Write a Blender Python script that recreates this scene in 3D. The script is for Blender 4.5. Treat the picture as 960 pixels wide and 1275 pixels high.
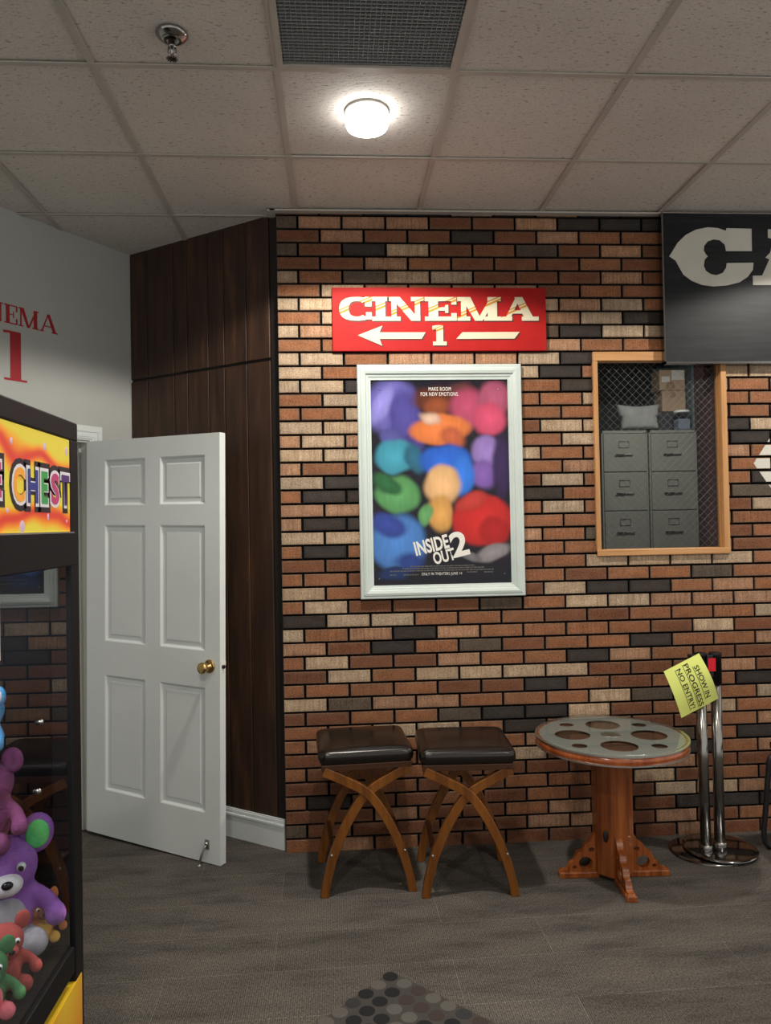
import bpy, bmesh, math, random
from mathutils import Vector, Matrix, noise
random.seed(7)
PI = math.pi
for o in list(bpy.data.objects): bpy.data.objects.remove(o)
S = bpy.context.scene
COL = S.collection

# ------------------------------------------------------------------ camera
cam = bpy.data.cameras.new('camera'); camo = bpy.data.objects.new('camera', cam); COL.objects.link(camo)
yaw, pitch, roll = -0.06543, 0.01597, -0.0183
fw = Vector((-math.sin(yaw)*math.cos(pitch), math.cos(yaw)*math.cos(pitch), math.sin(pitch)))
rt = Vector((math.cos(yaw), math.sin(yaw), 0)); up = rt.cross(fw)
r2 = math.cos(roll)*rt + math.sin(roll)*up; u2 = -math.sin(roll)*rt + math.cos(roll)*up
M = Matrix((r2, u2, -fw)).transposed().to_4x4(); M.translation = Vector((0, -3.6826, 1.5842))
camo.matrix_world = M
cam.sensor_fit = 'HORIZONTAL'; cam.sensor_width = 36; cam.lens = 933.94/960*36
cam.clip_start = 0.02
S.camera = camo

# ------------------------------------------------------------------ world, light, exposure
W = bpy.data.worlds.new('world'); S.world = W; W.use_nodes = True
W.node_tree.nodes['Background'].inputs[0].default_value = (1.0, 0.96, 0.90, 1)
W.node_tree.nodes['Background'].inputs[1].default_value = 0.55
S.view_settings.view_transform = 'Standard'; S.view_settings.look = 'None'
S.view_settings.gamma = 1; S.view_settings.use_curve_mapping = False
S.view_settings.exposure = 0.42
H = 3.13                       # ceiling height
LAMPS = [((0.14, -0.895), 125), ((2.58, -0.85), 100), ((1.36, -2.9), 46), ((-0.35, -3.4), 85), ((2.6, -4.4), 40)]  # lamp behind the viewer left is added to brighten door and white wall
SPOT_ANGLE = math.radians(150); SPOT_BLEND = 0.16; LAMP_COL = (1.0, 0.93, 0.83)

# ------------------------------------------------------------------ materials
def mat(name, col=(.5,.5,.5), rough=.6, metal=0, spec=.5, emit=None, estr=1, coat=0):
    m = bpy.data.materials.new(name); m.use_nodes = True
    b = m.node_tree.nodes['Principled BSDF']
    b.inputs['Base Color'].default_value = (*col, 1); b.inputs['Roughness'].default_value = rough
    b.inputs['Metallic'].default_value = metal; b.inputs['Specular IOR Level'].default_value = spec
    b.inputs['Coat Weight'].default_value = coat
    if emit: b.inputs['Emission Color'].default_value = (*emit, 1); b.inputs['Emission Strength'].default_value = estr
    return m
def N(m, t, **k):
    n = m.node_tree.nodes.new(t)
    for a, v in k.items():
        if a in n.inputs: n.inputs[a].default_value = v
        else: setattr(n, a, v)
    return n
def LK(m, a, b): m.node_tree.links.new(a, b)
def P(m): return m.node_tree.nodes['Principled BSDF']
def coords(m, scale=(1,1,1), rot=(0,0,0)):
    g = N(m, 'ShaderNodeNewGeometry'); mp = N(m, 'ShaderNodeMapping')
    mp.inputs['Scale'].default_value = scale; mp.inputs['Rotation'].default_value = rot
    tc = N(m, 'ShaderNodeTexCoord'); LK(m, tc.outputs['Object'], mp.inputs['Vector'])
    return mp.outputs['Vector']
def ramp(m, fac, stops):
    r = N(m, 'ShaderNodeValToRGB'); e = r.color_ramp.elements
    while len(e) < len(stops): e.new(.5)
    for i, (p_, c) in enumerate(stops): e[i].position = p_; e[i].color = (*c, 1)
    LK(m, fac, r.inputs[0]); return r.outputs[0]
def tex_noise(m, vec, scale, detail=4, rough=.6):
    n = N(m, 'ShaderNodeTexNoise', Scale=scale, Detail=detail, Roughness=rough); LK(m, vec, n.inputs['Vector']); return n.outputs['Fac']
def bump(m, h, strength=.3, dist=.002):
    b = N(m, 'ShaderNodeBump', Strength=strength, Distance=dist); LK(m, h, b.inputs['Height']); LK(m, b.outputs[0], P(m).inputs['Normal'])
def mixc(m, fac, a, b, mode='MIX'):
    n = N(m, 'ShaderNodeMix', data_type='RGBA', blend_type=mode)
    if isinstance(fac, float): n.inputs[0].default_value = fac
    else: LK(m, fac, n.inputs[0])
    for i, v in ((6, a), (7, b)):
        if isinstance(v, tuple): n.inputs[i].default_value = (*v, 1)
        else: LK(m, v, n.inputs[i])
    return n.outputs[2]
def varied(name, c1, c2, scale=(1,1,1), ns=5, rough=.5, metal=0, coat=0, bstr=0, bs=200, spec=.5):
    m = mat(name, c1, rough, metal, spec, coat=coat); v = coords(m, scale)
    LK(m, ramp(m, tex_noise(m, v, ns), [(.3, c1), (.7, c2)]), P(m).inputs['Base Color'])
    if bstr: bump(m, tex_noise(m, v, bs), bstr)
    return m

def carpet_mat():
    m = mat('carpet', rough=.95, spec=.1); v = coords(m)
    br = N(m, 'ShaderNodeTexBrick', Scale=1.0); br.offset = .37; br.offset_frequency = 2
    br.inputs['Brick Width'].default_value = 1.02; br.inputs['Row Height'].default_value = .255
    br.inputs['Mortar Size'].default_value = .0016; br.inputs['Mortar Smooth'].default_value = .6; br.inputs['Bias'].default_value = 0
    br.inputs['Color1'].default_value = (.098,.089,.080,1); br.inputs['Color2'].default_value = (.122,.111,.100,1); br.inputs['Mortar'].default_value = (.185,.17,.15,1)
    mp = N(m, 'ShaderNodeMapping'); mp.inputs['Location'].default_value = (.268, .965-.255*3, 0); mp.inputs['Rotation'].default_value = (0,0,math.radians(-1))
    LK(m, v, mp.inputs['Vector']); LK(m, mp.outputs[0], br.inputs['Vector'])
    v2 = coords(m, (1.6, 6, 1)); b1 = tex_noise(m, v2, 1.6, 5, .6)
    c = mixc(m, .75, br.outputs['Color'], ramp(m, b1, [(.3,(.42,.42,.43)),(.5,(.9,.9,.88)),(.7,(1.2,1.15,1.08))]), 'MULTIPLY')
    # ribbed loops: dotted rows
    wv = N(m, 'ShaderNodeTexWave', Scale=42.0, Distortion=1.0, Detail=2.0); wv.bands_direction = 'X'; wv.inputs['Detail Scale'].default_value = 6
    LK(m, v, wv.inputs['Vector'])
    vo = tex_noise(m, coords(m, (170, 110, 1)), 1, 2, .6)
    c = mixc(m, .8, c, ramp(m, wv.outputs['Fac'], [(0,(.62,.62,.62)),(1,(1.2,1.2,1.2))]), 'MULTIPLY')
    c = mixc(m, .85, c, ramp(m, vo, [(.3,(.45,.45,.45)),(.7,(1.5,1.5,1.5))]), 'MULTIPLY')
    LK(m, c, P(m).inputs['Base Color']); bump(m, vo, .5, .003)
    return m
def tile_mat():
    m = mat('ceiling_tile', rough=.9, spec=.2); v = coords(m)
    base = ramp(m, tex_noise(m, v, 1.3, 3), [(.3,(.66,.62,.575)),(.7,(.76,.715,.66))])
    v2 = coords(m, (46, 120, 1)); f = tex_noise(m, v2, 1, 3, .55)
    pit = ramp(m, f, [(.30,(.30,.29,.28)),(.40,(1,1,1))])
    f2 = tex_noise(m, coords(m, (160,160,1)), 1, 2)
    c = mixc(m, .8, base, pit, 'MULTIPLY'); c = mixc(m, .35, c, ramp(m, f2, [(.3,(.6,.6,.6)),(.6,(1.1,1.1,1.1))]), 'MULTIPLY')
    LK(m, c, P(m).inputs['Base Color']); bump(m, f, .6, .004)
    return m
def brick_mat():
    m = mat('brick', rough=.88, spec=.25); v = coords(m)
    a = N(m, 'ShaderNodeAttribute', attribute_name='bcol'); k = N(m, 'ShaderNodeAttribute', attribute_name='btype')
    sp = tex_noise(m, v, 150, 3, .7)
    c = mixc(m, .8, a.outputs['Color'], ramp(m, sp, [(.33,(.38,.33,.30)),(.47,(1.0,.98,.96)),(.72,(1.45,1.45,1.4))]), 'MULTIPLY')
    st = tex_noise(m, coords(m, (105, 1, 8)), 1, 4, .65)          # vertical wire-cut scratches
    cs = mixc(m, .9, c, ramp(m, st, [(.32,(.45,.33,.25)),(.5,(.95,.9,.85)),(.68,(1.35,1.4,1.4))]), 'MULTIPLY')
    c = mixc(m, k.outputs['Fac'], c, cs)
    bl = tex_noise(m, coords(m, (14, 1, 22)), 1, 3)
    c = mixc(m, .5, c, ramp(m, bl, [(.35,(.72,.68,.66)),(.65,(1.18,1.16,1.12))]), 'MULTIPLY')
    LK(m, c, P(m).inputs['Base Color']); bump(m, sp, .5, .002)
    return m
def wood_mat(name, c1, c2, axis='z', rough=.4, coat=0, fine=60, c3=None):
    m = mat(name, c1, rough, coat=coat); sc = {'z': (fine, fine, 2.2), 'x': (2.2, fine, fine), 'y': (fine, 2.2, fine)}[axis]
    v = coords(m, sc); f = tex_noise(m, v, 1, 5, .6)
    st = [(.32, c1), (.68, c2)] if not c3 else [(.3, c1), (.55, c2), (.75, c3)]
    LK(m, ramp(m, f, st), P(m).inputs['Base Color']); bump(m, f, .12, .001)
    return m
def glass_mat(name, tint=(1,1,1), ior=1.45, rough=.0, dirt=0):
    m = bpy.data.materials.new(name); m.use_nodes = True; nt = m.node_tree; nt.nodes.remove(P(m)); out = nt.nodes['Material Output']
    t = N(m, 'ShaderNodeBsdfTransparent'); t.inputs[0].default_value = (*tint, 1)
    g = N(m, 'ShaderNodeBsdfGlossy'); g.inputs['Roughness'].default_value = rough
    f = N(m, 'ShaderNodeFresnel', IOR=ior); x = N(m, 'ShaderNodeMixShader')
    ge = N(m, 'ShaderNodeNewGeometry'); mm = N(m, 'ShaderNodeMath', operation='SUBTRACT', use_clamp=True)   # one reflection per pane: none off the inner side
    LK(m, f.outputs[0], mm.inputs[0]); LK(m, ge.outputs['Backfacing'], mm.inputs[1])
    LK(m, mm.outputs[0], x.inputs[0]); LK(m, t.outputs[0], x.inputs[1]); LK(m, g.outputs[0], x.inputs[2])
    LK(m, x.outputs[0], out.inputs[0]); return m

M_ = {
 'carpet': carpet_mat(), 'tile': tile_mat(), 'brick': brick_mat(),
 'mortar': varied('mortar', (.0025,.0025,.003), (.008,.0075,.0075), ns=40, rough=1, spec=.1),
 'grid': varied('grid', (.46,.43,.385), (.54,.50,.45), ns=6, rough=.5),
 'wallpaint': varied('wallpaint', (.42,.44,.42), (.455,.475,.455), ns=2, rough=.75, bstr=.05),
 'white': varied('white', (.69,.74,.735), (.74,.79,.785), ns=3, rough=.35),
 'jamb': varied('jamb', (.47,.48,.44), (.52,.53,.48), ns=5, rough=.45),
 'panel': wood_mat('panel', (.017,.007,.0035), (.044,.018,.008), 'z', .6, fine=22, c3=(.095,.042,.018)),
 'paneldark': mat('paneldark', (.008,.005,.004), .6),
 'pine': wood_mat('pine', (.42,.20,.07), (.56,.30,.12), 'z', .4, fine=50),
 'pinex': wood_mat('pinex', (.42,.20,.07), (.56,.30,.12), 'x', .4, fine=50),
 'frame': varied('frame', (.53,.61,.585), (.58,.66,.635), ns=8, rough=.35),
 'red': varied('red', (.36,.011,.012), (.43,.017,.015), ns=5, rough=.6, spec=.15),
 'cream': mat('cream', (.66,.60,.44), .7, spec=.15), 'gold': mat('gold', (.55,.24,.03), .7, spec=.15), 'shadowred': mat('shadowred', (.10,.008,.010), .6),
 'blackboard': varied('blackboard', (.007,.008,.010), (.020,.023,.026), scale=(1,1,14), ns=3, rough=.5, spec=.18),
 'offwhite': varied('offwhite', (.55,.54,.48), (.62,.61,.54), ns=6, rough=.6),
 'wallred': mat('wallred', (.36,.006,.014), .55),
 'cushion': varied('cushion', (.005,.0038,.0034), (.009,.0065,.005), ns=14, rough=.24, bstr=.1, bs=90, spec=.6),
 'stoolwood': wood_mat('stoolwood', (.11,.034,.004), (.24,.082,.010), 'z', .3, coat=.3, fine=30),
 'raildark': wood_mat('raildark', (.040,.014,.005), (.080,.028,.009), 'x', .35, fine=30),
 'tablewood': wood_mat('tablewood', (.13,.028,.007), (.29,.078,.016), 'z', .25, coat=.4, fine=38, c3=(.42,.14,.034)),
 'rimwood': wood_mat('rimwood', (.26,.050,.012), (.46,.12,.026), 'z', .2, coat=.5, fine=45),
 'darkboard': wood_mat('darkboard', (.055,.022,.012), (.10,.045,.026), 'x', .4, fine=25),
 'knot': mat('knot', (.006,.003,.002), .5),
 'alu': mat('alu', (.62,.62,.60), .35, metal=1), 'reel': mat('reel', (.235,.235,.225), .5, metal=.15),
 'chrome': mat('chrome', (.34,.335,.32), .20, metal=1), 'chromedark': mat('chromedark', (.30,.30,.30), .12, metal=1),
 'brass': mat('brass', (.62,.42,.16), .2, metal=1), 'steel': mat('steel', (.5,.5,.48), .3, metal=1),
 'blackplastic': mat('blackplastic', (.007,.007,.008), .45, spec=.22), 'black': mat('black', (.006,.006,.007), .5),
 'redtape': mat('redtape', (.65,.005,.02), .6), 'paper': varied('paper', (.80,.88,.22), (.84,.92,.25), ns=5, rough=.8),
 'ink': mat('ink', (.008,.008,.008), .6), 'vent': mat('vent', (.34,.36,.37), .45), 'ventdark': varied('ventdark', (.10,.11,.12), (.16,.17,.175), ns=4, rough=.7),
 'bulb': mat('bulb', (1,1,1), .4, emit=(1,.97,.92), estr=9), 'trimwhite': mat('trimwhite', (.8,.8,.78), .4),
 'glass': glass_mat('glass', (.93,.95,.95), 1.33), 'tableglass': glass_mat('tableglass', (.93,.96,.95), 1.30), 'clawglass': glass_mat('clawglass', (.90,.93,.95), 1.9),
 'cabinet': varied('cabinet', (.20,.205,.175), (.235,.24,.205), ns=6, rough=.45),
 'carton': varied('carton', (.36,.24,.155), (.42,.29,.19), ns=8, rough=.8), 'label': mat('label', (.62,.60,.56), .7), 'tape': mat('tape', (.28,.17,.10), .5),
 'pillow': varied('pillow', (.24,.24,.24), (.38,.38,.37), ns=5, rough=.9), 'darkcloth': varied('darkcloth', (.025,.027,.033), (.05,.05,.058), ns=9, rough=.9),
 'storage': varied('storage', (.010,.014,.020), (.018,.024,.032), ns=3, rough=.9), 'storagepanel': mat('storagepanel', (.10,.13,.14), .8),
 'maroon': varied('maroon', (.055,.020,.022), (.075,.028,.030), ns=3, rough=.8), 'cardfloor': mat('cardfloor', (.1,.1,.1), .8),
 'wire': mat('wire', (.32,.33,.33), .5, metal=.3), 'plastic': mat('plastic', (.35,.37,.42), .3), 'lid': mat('lid', (.85,.87,.85), .3),
}
M_['jar'] = glass_mat('jar', (.70,.74,.80), 1.4, .1)

# ------------------------------------------------------------------ helpers
def bx(bm, x0, x1, y0, y1, z0, z1, mi=0, T=None):
    vs = [bm.verts.new((x, y, z)) for z in (z0, z1) for y in (y0, y1) for x in (x0, x1)]
    if T:
        for v in vs: v.co = T @ v.co
    for f in ((0,2,3,1), (4,5,7,6), (0,1,5,4), (2,6,7,3), (0,4,6,2), (1,3,7,5)):
        bm.faces.new([vs[i] for i in f]).material_index = mi
    return vs
def rbx(bm, x0, x1, y0, y1, z0, z1, r=.003, mi=0, T=None, seg=2):
    b = bmesh.new(); bx(b, x0, x1, y0, y1, z0, z1)
    bmesh.ops.bevel(b, geom=b.edges[:], offset=r, segments=seg, profile=.5, affect='EDGES')
    merge(bm, b, mi, T)
def merge(bm, b, mi=0, T=None, smooth=None):
    mp = {}
    for v in b.verts: mp[v] = bm.verts.new(T @ v.co if T else v.co)
    for f in b.faces:
        try: g = bm.faces.new([mp[v] for v in f.verts]); g.material_index = mi; g.smooth = f.smooth if smooth is None else smooth
        except ValueError: pass
    b.free()
def lathe(bm, prof, c=(0,0,0), n=32, mi=0, smooth=True, T=None, cap=True):
    rings = []
    for r, z in prof:
        ring = []
        for i in range(n):
            a = 2*PI*i/n; co = Vector((c[0]+r*math.cos(a), c[1]+r*math.sin(a), c[2]+z)); ring.append(bm.verts.new(T @ co if T else co))
        rings.append(ring)
    for a, b in zip(rings, rings[1:]):
        for i in range(n):
            f = bm.faces.new((a[i], a[(i+1)%n], b[(i+1)%n], b[i])); f.smooth = smooth; f.material_index = mi
    if cap:
        for ring, rev in ((rings[0], True), (rings[-1], False)):
            f = bm.faces.new(ring[::-1] if rev else ring); f.material_index = mi
def tube(bm, pts, r, n=10, mi=0, radii=None):
    pts = [Vector(p) for p in pts]; prev = None; rings = []
    for i, p in enumerate(pts):
        d = (pts[min(i+1, len(pts)-1)] - pts[max(i-1, 0)]).normalized()
        if prev is None: a = d.orthogonal().normalized()
        else: a = (prev - d*prev.dot(d)).normalized()
        prev = a; b = d.cross(a); rr = radii[i] if radii else r
        rings.append([bm.verts.new(p + rr*(math.cos(2*PI*k/n)*a + math.sin(2*PI*k/n)*b)) for k in range(n)])
    for A, B in zip(rings, rings[1:]):
        for k in range(n):
            f = bm.faces.new((A[k], A[(k+1)%n], B[(k+1)%n], B[k])); f.smooth = True; f.material_index = mi
    bm.faces.new(rings[0][::-1]).material_index = mi; bm.faces.new(rings[-1]).material_index = mi
def sph(bm, c, r, mi=0, n=20, T=None):
    r = (r, r, r) if not hasattr(r, '__len__') else r
    b = bmesh.new(); bmesh.ops.create_uvsphere(b, u_segments=n, v_segments=max(8, n*2//3), radius=1)
    for v in b.verts: v.co = Vector((v.co.x*r[0], v.co.y*r[1], v.co.z*r[2])) + Vector(c)
    merge(bm, b, mi, T, smooth=True)
def catmull(pts, n=8):
    P_ = [Vector(p) for p in pts]; out = []
    for i in range(len(P_)-1):
        p0, p1, p2, p3 = P_[max(i-1,0)], P_[i], P_[i+1], P_[min(i+2, len(P_)-1)]
        for k in range(n):
            t = k/n; out.append(.5*((2*p1) + (p2-p0)*t + (2*p0-5*p1+4*p2-p3)*t*t + (3*p1-p0-3*p2+p3)*t**3))
    out.append(P_[-1]); return out
def filled(loops, depth, bev=0):
    """flat shape with holes in XY (curve fill) extruded +-depth/2 -> bmesh"""
    cu = bpy.data.curves.new('t', 'CURVE'); cu.dimensions = '2D'; cu.fill_mode = 'BOTH'; cu.extrude = depth/2; cu.bevel_depth = bev
    for lp in loops:
        s = cu.splines.new('POLY'); s.points.add(len(lp)-1); s.use_cyclic_u = True
        for p, q in zip(s.points, lp): p.co = (q[0], q[1], 0, 1)
    return curve_bm(cu)
def curve_bm(cu):
    o = bpy.data.objects.new('t', cu); COL.objects.link(o); bpy.context.view_layer.update()
    me = bpy.data.meshes.new_from_object(o.evaluated_get(bpy.context.evaluated_depsgraph_get()))
    b = bmesh.new(); b.from_mesh(me); bpy.data.objects.remove(o); bpy.data.meshes.remove(me); bpy.data.curves.remove(cu); return b
def text_bm(s, size=1, w=None, h=None, bold=0, depth=.0, align='CENTER', spacing=1):
    """text in XY plane scaled to width w / height h, centred"""
    cu = bpy.data.curves.new('t', 'FONT'); cu.body = s; cu.size = size; cu.offset = bold; cu.extrude = depth/2
    cu.align_x = align; cu.space_character = spacing; cu.resolution_u = 4
    b = curve_bm(cu)
    xs = [v.co.x for v in b.verts]; ys = [v.co.y for v in b.verts]
    cx, cy = (min(xs)+max(xs))/2, (min(ys)+max(ys))/2
    sx = w/(max(xs)-min(xs)) if w else 1; sy = h/(max(ys)-min(ys)) if h else sx
    if not w: sx = sy
    for v in b.verts: v.co = Vector(((v.co.x-cx)*sx, (v.co.y-cy)*sy, v.co.z))
    return b
def rootmat(o):
    if o.parent: return rootmat(o.parent) @ Matrix.LocRotScale(o.location, o.rotation_euler, None)
    return Matrix.LocRotScale(o.location, o.rotation_euler, None)
def obj(name, bm, mats, parent=None, local=False, bevel=0, subs=0, remesh=0, recalc=True):
    if recalc: bmesh.ops.recalc_face_normals(bm, faces=bm.faces[:])
    me = bpy.data.meshes.new(name); o = bpy.data.objects.new(name, me)
    if parent is not None:
        if not local:
            I = rootmat(parent).inverted(); bmesh.ops.transform(bm, matrix=I, verts=bm.verts[:])
        o.parent = parent
    else:
        xs = [v.co for v in bm.verts]; c = Vector(((min(v.x for v in xs)+max(v.x for v in xs))/2, (min(v.y for v in xs)+max(v.y for v in xs))/2, min(v.z for v in xs)))
        if name != 'floor' and name != 'ceiling' and not name.startswith('wall'):
            bmesh.ops.translate(bm, vec=-c, verts=bm.verts[:]); o.location = c
    bm.to_mesh(me); bm.free()
    for m in (mats if isinstance(mats, (list, tuple)) else [mats]): me.materials.append(M_[m] if isinstance(m, str) else m)
    COL.objects.link(o)
    if bevel:
        b = o.modifiers.new('bevel', 'BEVEL'); b.width = bevel; b.segments = 2; b.limit_method = 'ANGLE'; b.harden_normals = False
    if remesh:
        b = o.modifiers.new('remesh', 'REMESH'); b.mode = 'VOXEL'; b.voxel_size = remesh; b.use_smooth_shade = True
        s = o.modifiers.new('smooth', 'SMOOTH'); s.factor = .6; s.iterations = 5
    if subs:
        s = o.modifiers.new('sub', 'SUBSURF'); s.levels = subs; s.render_levels = subs
    return o
def tag(o, label=None, cat=None, group=None, kind=None):
    for k, v in (('label', label), ('category', cat), ('group', group), ('kind', kind)):
        if v: o[k] = v
    return o
def thing(name, label, cat, loc=(0,0,0), rotz=0, group=None, kind=None):
    o = bpy.data.objects.new(name, None); COL.objects.link(o); o.empty_display_size = .05
    o.location = loc; o.rotation_euler = (0, 0, rotz); return tag(o, label, cat, group, kind)
def struct(name, bm, m, label, cat, **k): return tag(obj(name, bm, m, **k), label, cat, kind='structure')
NB = bmesh.new
def XZ(y):   # XY-plane shape -> wall plane facing -Y at depth y
    return Matrix(((1,0,0,0), (0,0,-1,y), (0,1,0,0), (0,0,0,1)))

# ------------------------------------------------------------------ room shell
# alcove corner C, white wall runs from C towards the camera-left, panelled wall from C to the brick corner
C = Vector((-1.144, .622)); uw = Vector((-.434, -.636)).normalized(); nw = Vector((-uw.y, uw.x)); nw = nw if nw.dot(Vector((1,-1))) > 0 else -nw
E_ = Vector((-.275, .036)); up_ = (E_-C).normalized(); npn = Vector((up_.y, -up_.x)); npn = npn if npn.dot(Vector((0,-1))) > 0 else -npn
def frameM(o, u, n):   # local x along u, local y into the wall (-n), z up
    return Matrix(((u.x, -n.x, 0, o.x), (u.y, -n.y, 0, o.y), (0, 0, 1, 0), (0,0,0,1)))
TW = frameM(C, uw, nw); TP = frameM(C, up_, npn)

b = NB(); bx(b, -4, 4.5, -6, 1.2, -.1, 0)
struct('floor', b, 'carpet', 'grey-brown wood-look carpet floor with ribbed loops', 'floor')

# ceiling: tile field with a hole for the vent, plus the metal T grid
GX, GY, T_ = -.7843, .0622, .6096
def gx(i): return GX + T_*i
def gy(j): return GY - T_*j
vx0, vx1, vy0, vy1 = gx(1), gx(2), gy(3), gy(2)
b = NB()
xs = [gx(i) for i in range(-6, 9)]; ys = [gy(j) for j in range(10, -3, -1)]
for i in range(len(xs)-1):
    for j in range(len(ys)-1):
        if abs(xs[i]-vx0) < 1e-6 and abs(ys[j]-vy0) < 1e-6: continue
        dz = random.uniform(-.001, .004)
        if i == 10 and j == 9: dz = .006
        bx(b, xs[i]+.006, xs[i+1]-.006, ys[j]+.006, ys[j+1]-.006, H+.002+dz, H+.02+dz)
bx(b, xs[0], xs[-1], ys[0], vy0, H+.03, H+.05); bx(b, xs[0], xs[-1], vy1, ys[-1], H+.03, H+.05)
bx(b, xs[0], vx0, vy0, vy1, H+.03, H+.05); bx(b, vx1, xs[-1], vy0, vy1, H+.03, H+.05)
struct('ceiling', b, 'tile', 'dropped ceiling of fissured square acoustic tiles', 'ceiling')
b = NB()
for x in xs: bx(b, x-.012, x+.012, ys[0], ys[-1], H-.003, H+.001); bx(b, x-.003, x+.003, ys[0], ys[-1], H+.001, H+.029)
for y in ys: bx(b, xs[0], xs[-1], y-.010, y+.010, H-.004, H+.0005)
struct('trim_1', b, 'grid', 'off-white metal T-bar grid holding the ceiling tiles', 'ceiling grid')
b = NB(); bx(b, -.30, 3.4, -.035, -.001, H-.012, H-.004); bx(b, -.31, -.275, -.035, .05, H-.014, H-.004)
struct('trim_2', b, 'grid', 'thin beige angle strip where ceiling meets the brick wall', 'ceiling trim')

# brick wall -------------------------------------------------------
CH, ZT, X0, L = .0677, .0640, -.1672, .21687
XL, XR_ = -.2695, 3.4
WX0, WX1, WZ0, WZ1 = 1.318, 1.958, 1.425, 2.392      # window hole
ROWS = """RRDDTDPDD... GPPPRRPDDD.. RPRRDRPOO... GRDTRRGRPR.. RRPORRROR... TOGTTRRRPR.. OTOOPPROO... TTOOOOTPTO..
OTOOOOPTD... TPOOOOGDTT.. OOOOOOPOO... TTOPPPTD.... TO...TDO..TT TTD...OD..TO OT..OOOT..OO OOT...OO..OO TT..RRTT..DT PTP...OT..RD
TT..OTOO..PO POO...OP..DO TD..ORTO..OD ODD...DO..PG PP..OOTO..RT PDD...OO..OO TT..PPOG..RO ODO...OO..PR RR..RROTTTTO OOR...OROOGO
TO..RRTDDOPO OTRRRGOTTPPP DTTOOORROOOT TOPDPOOOORTR PRDOGROODOOP OTRRPOODPORR RTOTTTTRRRPR OOOORRDOROOD TGPPOOOTGOOT RROOGDDTROTO
OOTTODOORROP OPOOOOPOGGOD ROOORTROODOP ORRORRRRTPRR RRORROOPTROR ODRRORORRTTP RRPRROPORDDD GORRRRPPRPRO OPORRRRRRPRR""".split()
PAL = {'T': (.40,.31,.222), 'P': (.35,.205,.130), 'O': (.255,.112,.056), 'R': (.165,.068,.036), 'D': (.046,.038,.034), 'G': (.095,.076,.060)}
STR = {'T': .5, 'P': .6, 'O': .25, 'R': .1, 'D': 0, 'G': .35}
bw = NB(); cl = bw.loops.layers.float_color.new('bcol'); tl = bw.loops.layers.float.new('btype') if hasattr(bw.loops.layers, 'float') else None
brick_rects = []
def brick(x0, x1, z0, z1, code, big=True):
    if x1-x0 < .012 or z1-z0 < .012: return
    y0 = random.uniform(-.0012, .0012) if big else 0
    c = PAL[code]; k = random.uniform(.88, 1.12); t = random.uniform(-.035, .035)
    c = (c[0]*k*(1+t), c[1]*k, c[2]*k*(1-t), 1); e = .0022
    jx = [random.uniform(-.0012, .0012) for _ in range(8)]
    F = [(x0+e+jx[0], y0, z0+e+jx[1]), (x1-e+jx[2], y0, z0+e+jx[3]), (x1-e+jx[4], y0, z1-e+jx[5]), (x0+e+jx[6], y0, z1-e+jx[7])]
    Mm = [(x0, y0+e, z0), (x1, y0+e, z0), (x1, y0+e, z1), (x0, y0+e, z1)]; B = [(x, .03, z) for x, _, z in Mm]
    F, Mm, B = [[bw.verts.new(p) for p in q] for q in (F, Mm, B)]
    ex, ez = min(.016, (x1-x0)*.3), min(.013, (z1-z0)*.3)
    I_ = [bw.verts.new((p.co.x+sx*ex, p.co.y-.0004, p.co.z+sz*ez)) for p, sx, sz in zip(F, (1,-1,-1,1), (1,1,-1,-1))]
    fs = [bw.faces.new(I_)] + [bw.faces.new((F[i], F[(i+1)%4], I_[(i+1)%4], I_[i])) for i in range(4)]
    ke = {'O': .42, 'R': .35, 'P': .35, 'T': .22, 'G': .1, 'D': -.12}[code]; inner = set(I_)
    ce = (c[0]*(1-ke)+.15*ke, c[1]*(1-ke)+.115*ke, c[2]*(1-ke)+.090*ke, 1)
    for A_, B_ in ((Mm, F), (B, Mm)):
        for i in range(4): fs.append(bw.faces.new((A_[i], A_[(i+1)%4], B_[(i+1)%4], B_[i])))
    st = min(1, max(0, STR[code] + random.uniform(-.2, .25)))
    for f in fs:
        f.material_index = 0
        for lo in f.loops: lo[cl] = c if lo.vert in inner else ce; lo[tl] = st
    brick_rects.append((x0, x1, z0, z1, y0))
for r in range(-1, 47):
    zb = (45-r)*CH + ZT + .005; zt_ = zb + CH - .0105
    if r == 46: zb = -.01
    zt_ = min(zt_, H+.02)
    if zb > H: continue
    row = ROWS[r] if r >= 0 else '.'*12
    for k in range(0, 18):
        xa = X0 + (k-1)*L + (0 if r % 2 else .5*L); xb = xa + L
        if k == 0: xa = XL-.006
        code = row[k] if k < 12 else '.'
        if code == '.': code = random.choice('OOOORRTTPPDG')
        xa += .006; xb -= .006
        if xa > XR_: break
        # clip against the window hole
        if zb < WZ1-.004 and zt_ > WZ0+.004 and xb > WX0 and xa < WX1:
            if zt_ > WZ1: brick(max(xa, WX0), min(xb, WX1), max(zb, WZ1), zt_, code)
            if zb < WZ0: brick(max(xa, WX0), min(xb, WX1), zb, min(zt_, WZ0), code)
            if xa < WX0: brick(xa, min(xb, WX0), zb, zt_, code)
            if xb > WX1: brick(max(xa, WX1), xb, zb, zt_, code)
        else: brick(xa, xb, zb, zt_, code)
for a in ((XL+.002, WX0, 0, H+.02), (WX1, XR_, 0, H+.02), (WX0, WX1, 0, WZ0), (WX0, WX1, WZ1, H+.02)):
    bx(bw, a[0], a[1], .012, .16, a[2], a[3], 1)
struct('wall_back', bw, ['brick', 'mortar'], 'brick wall of mixed red, orange, tan and charcoal bricks with dark mortar', 'wall')

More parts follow.
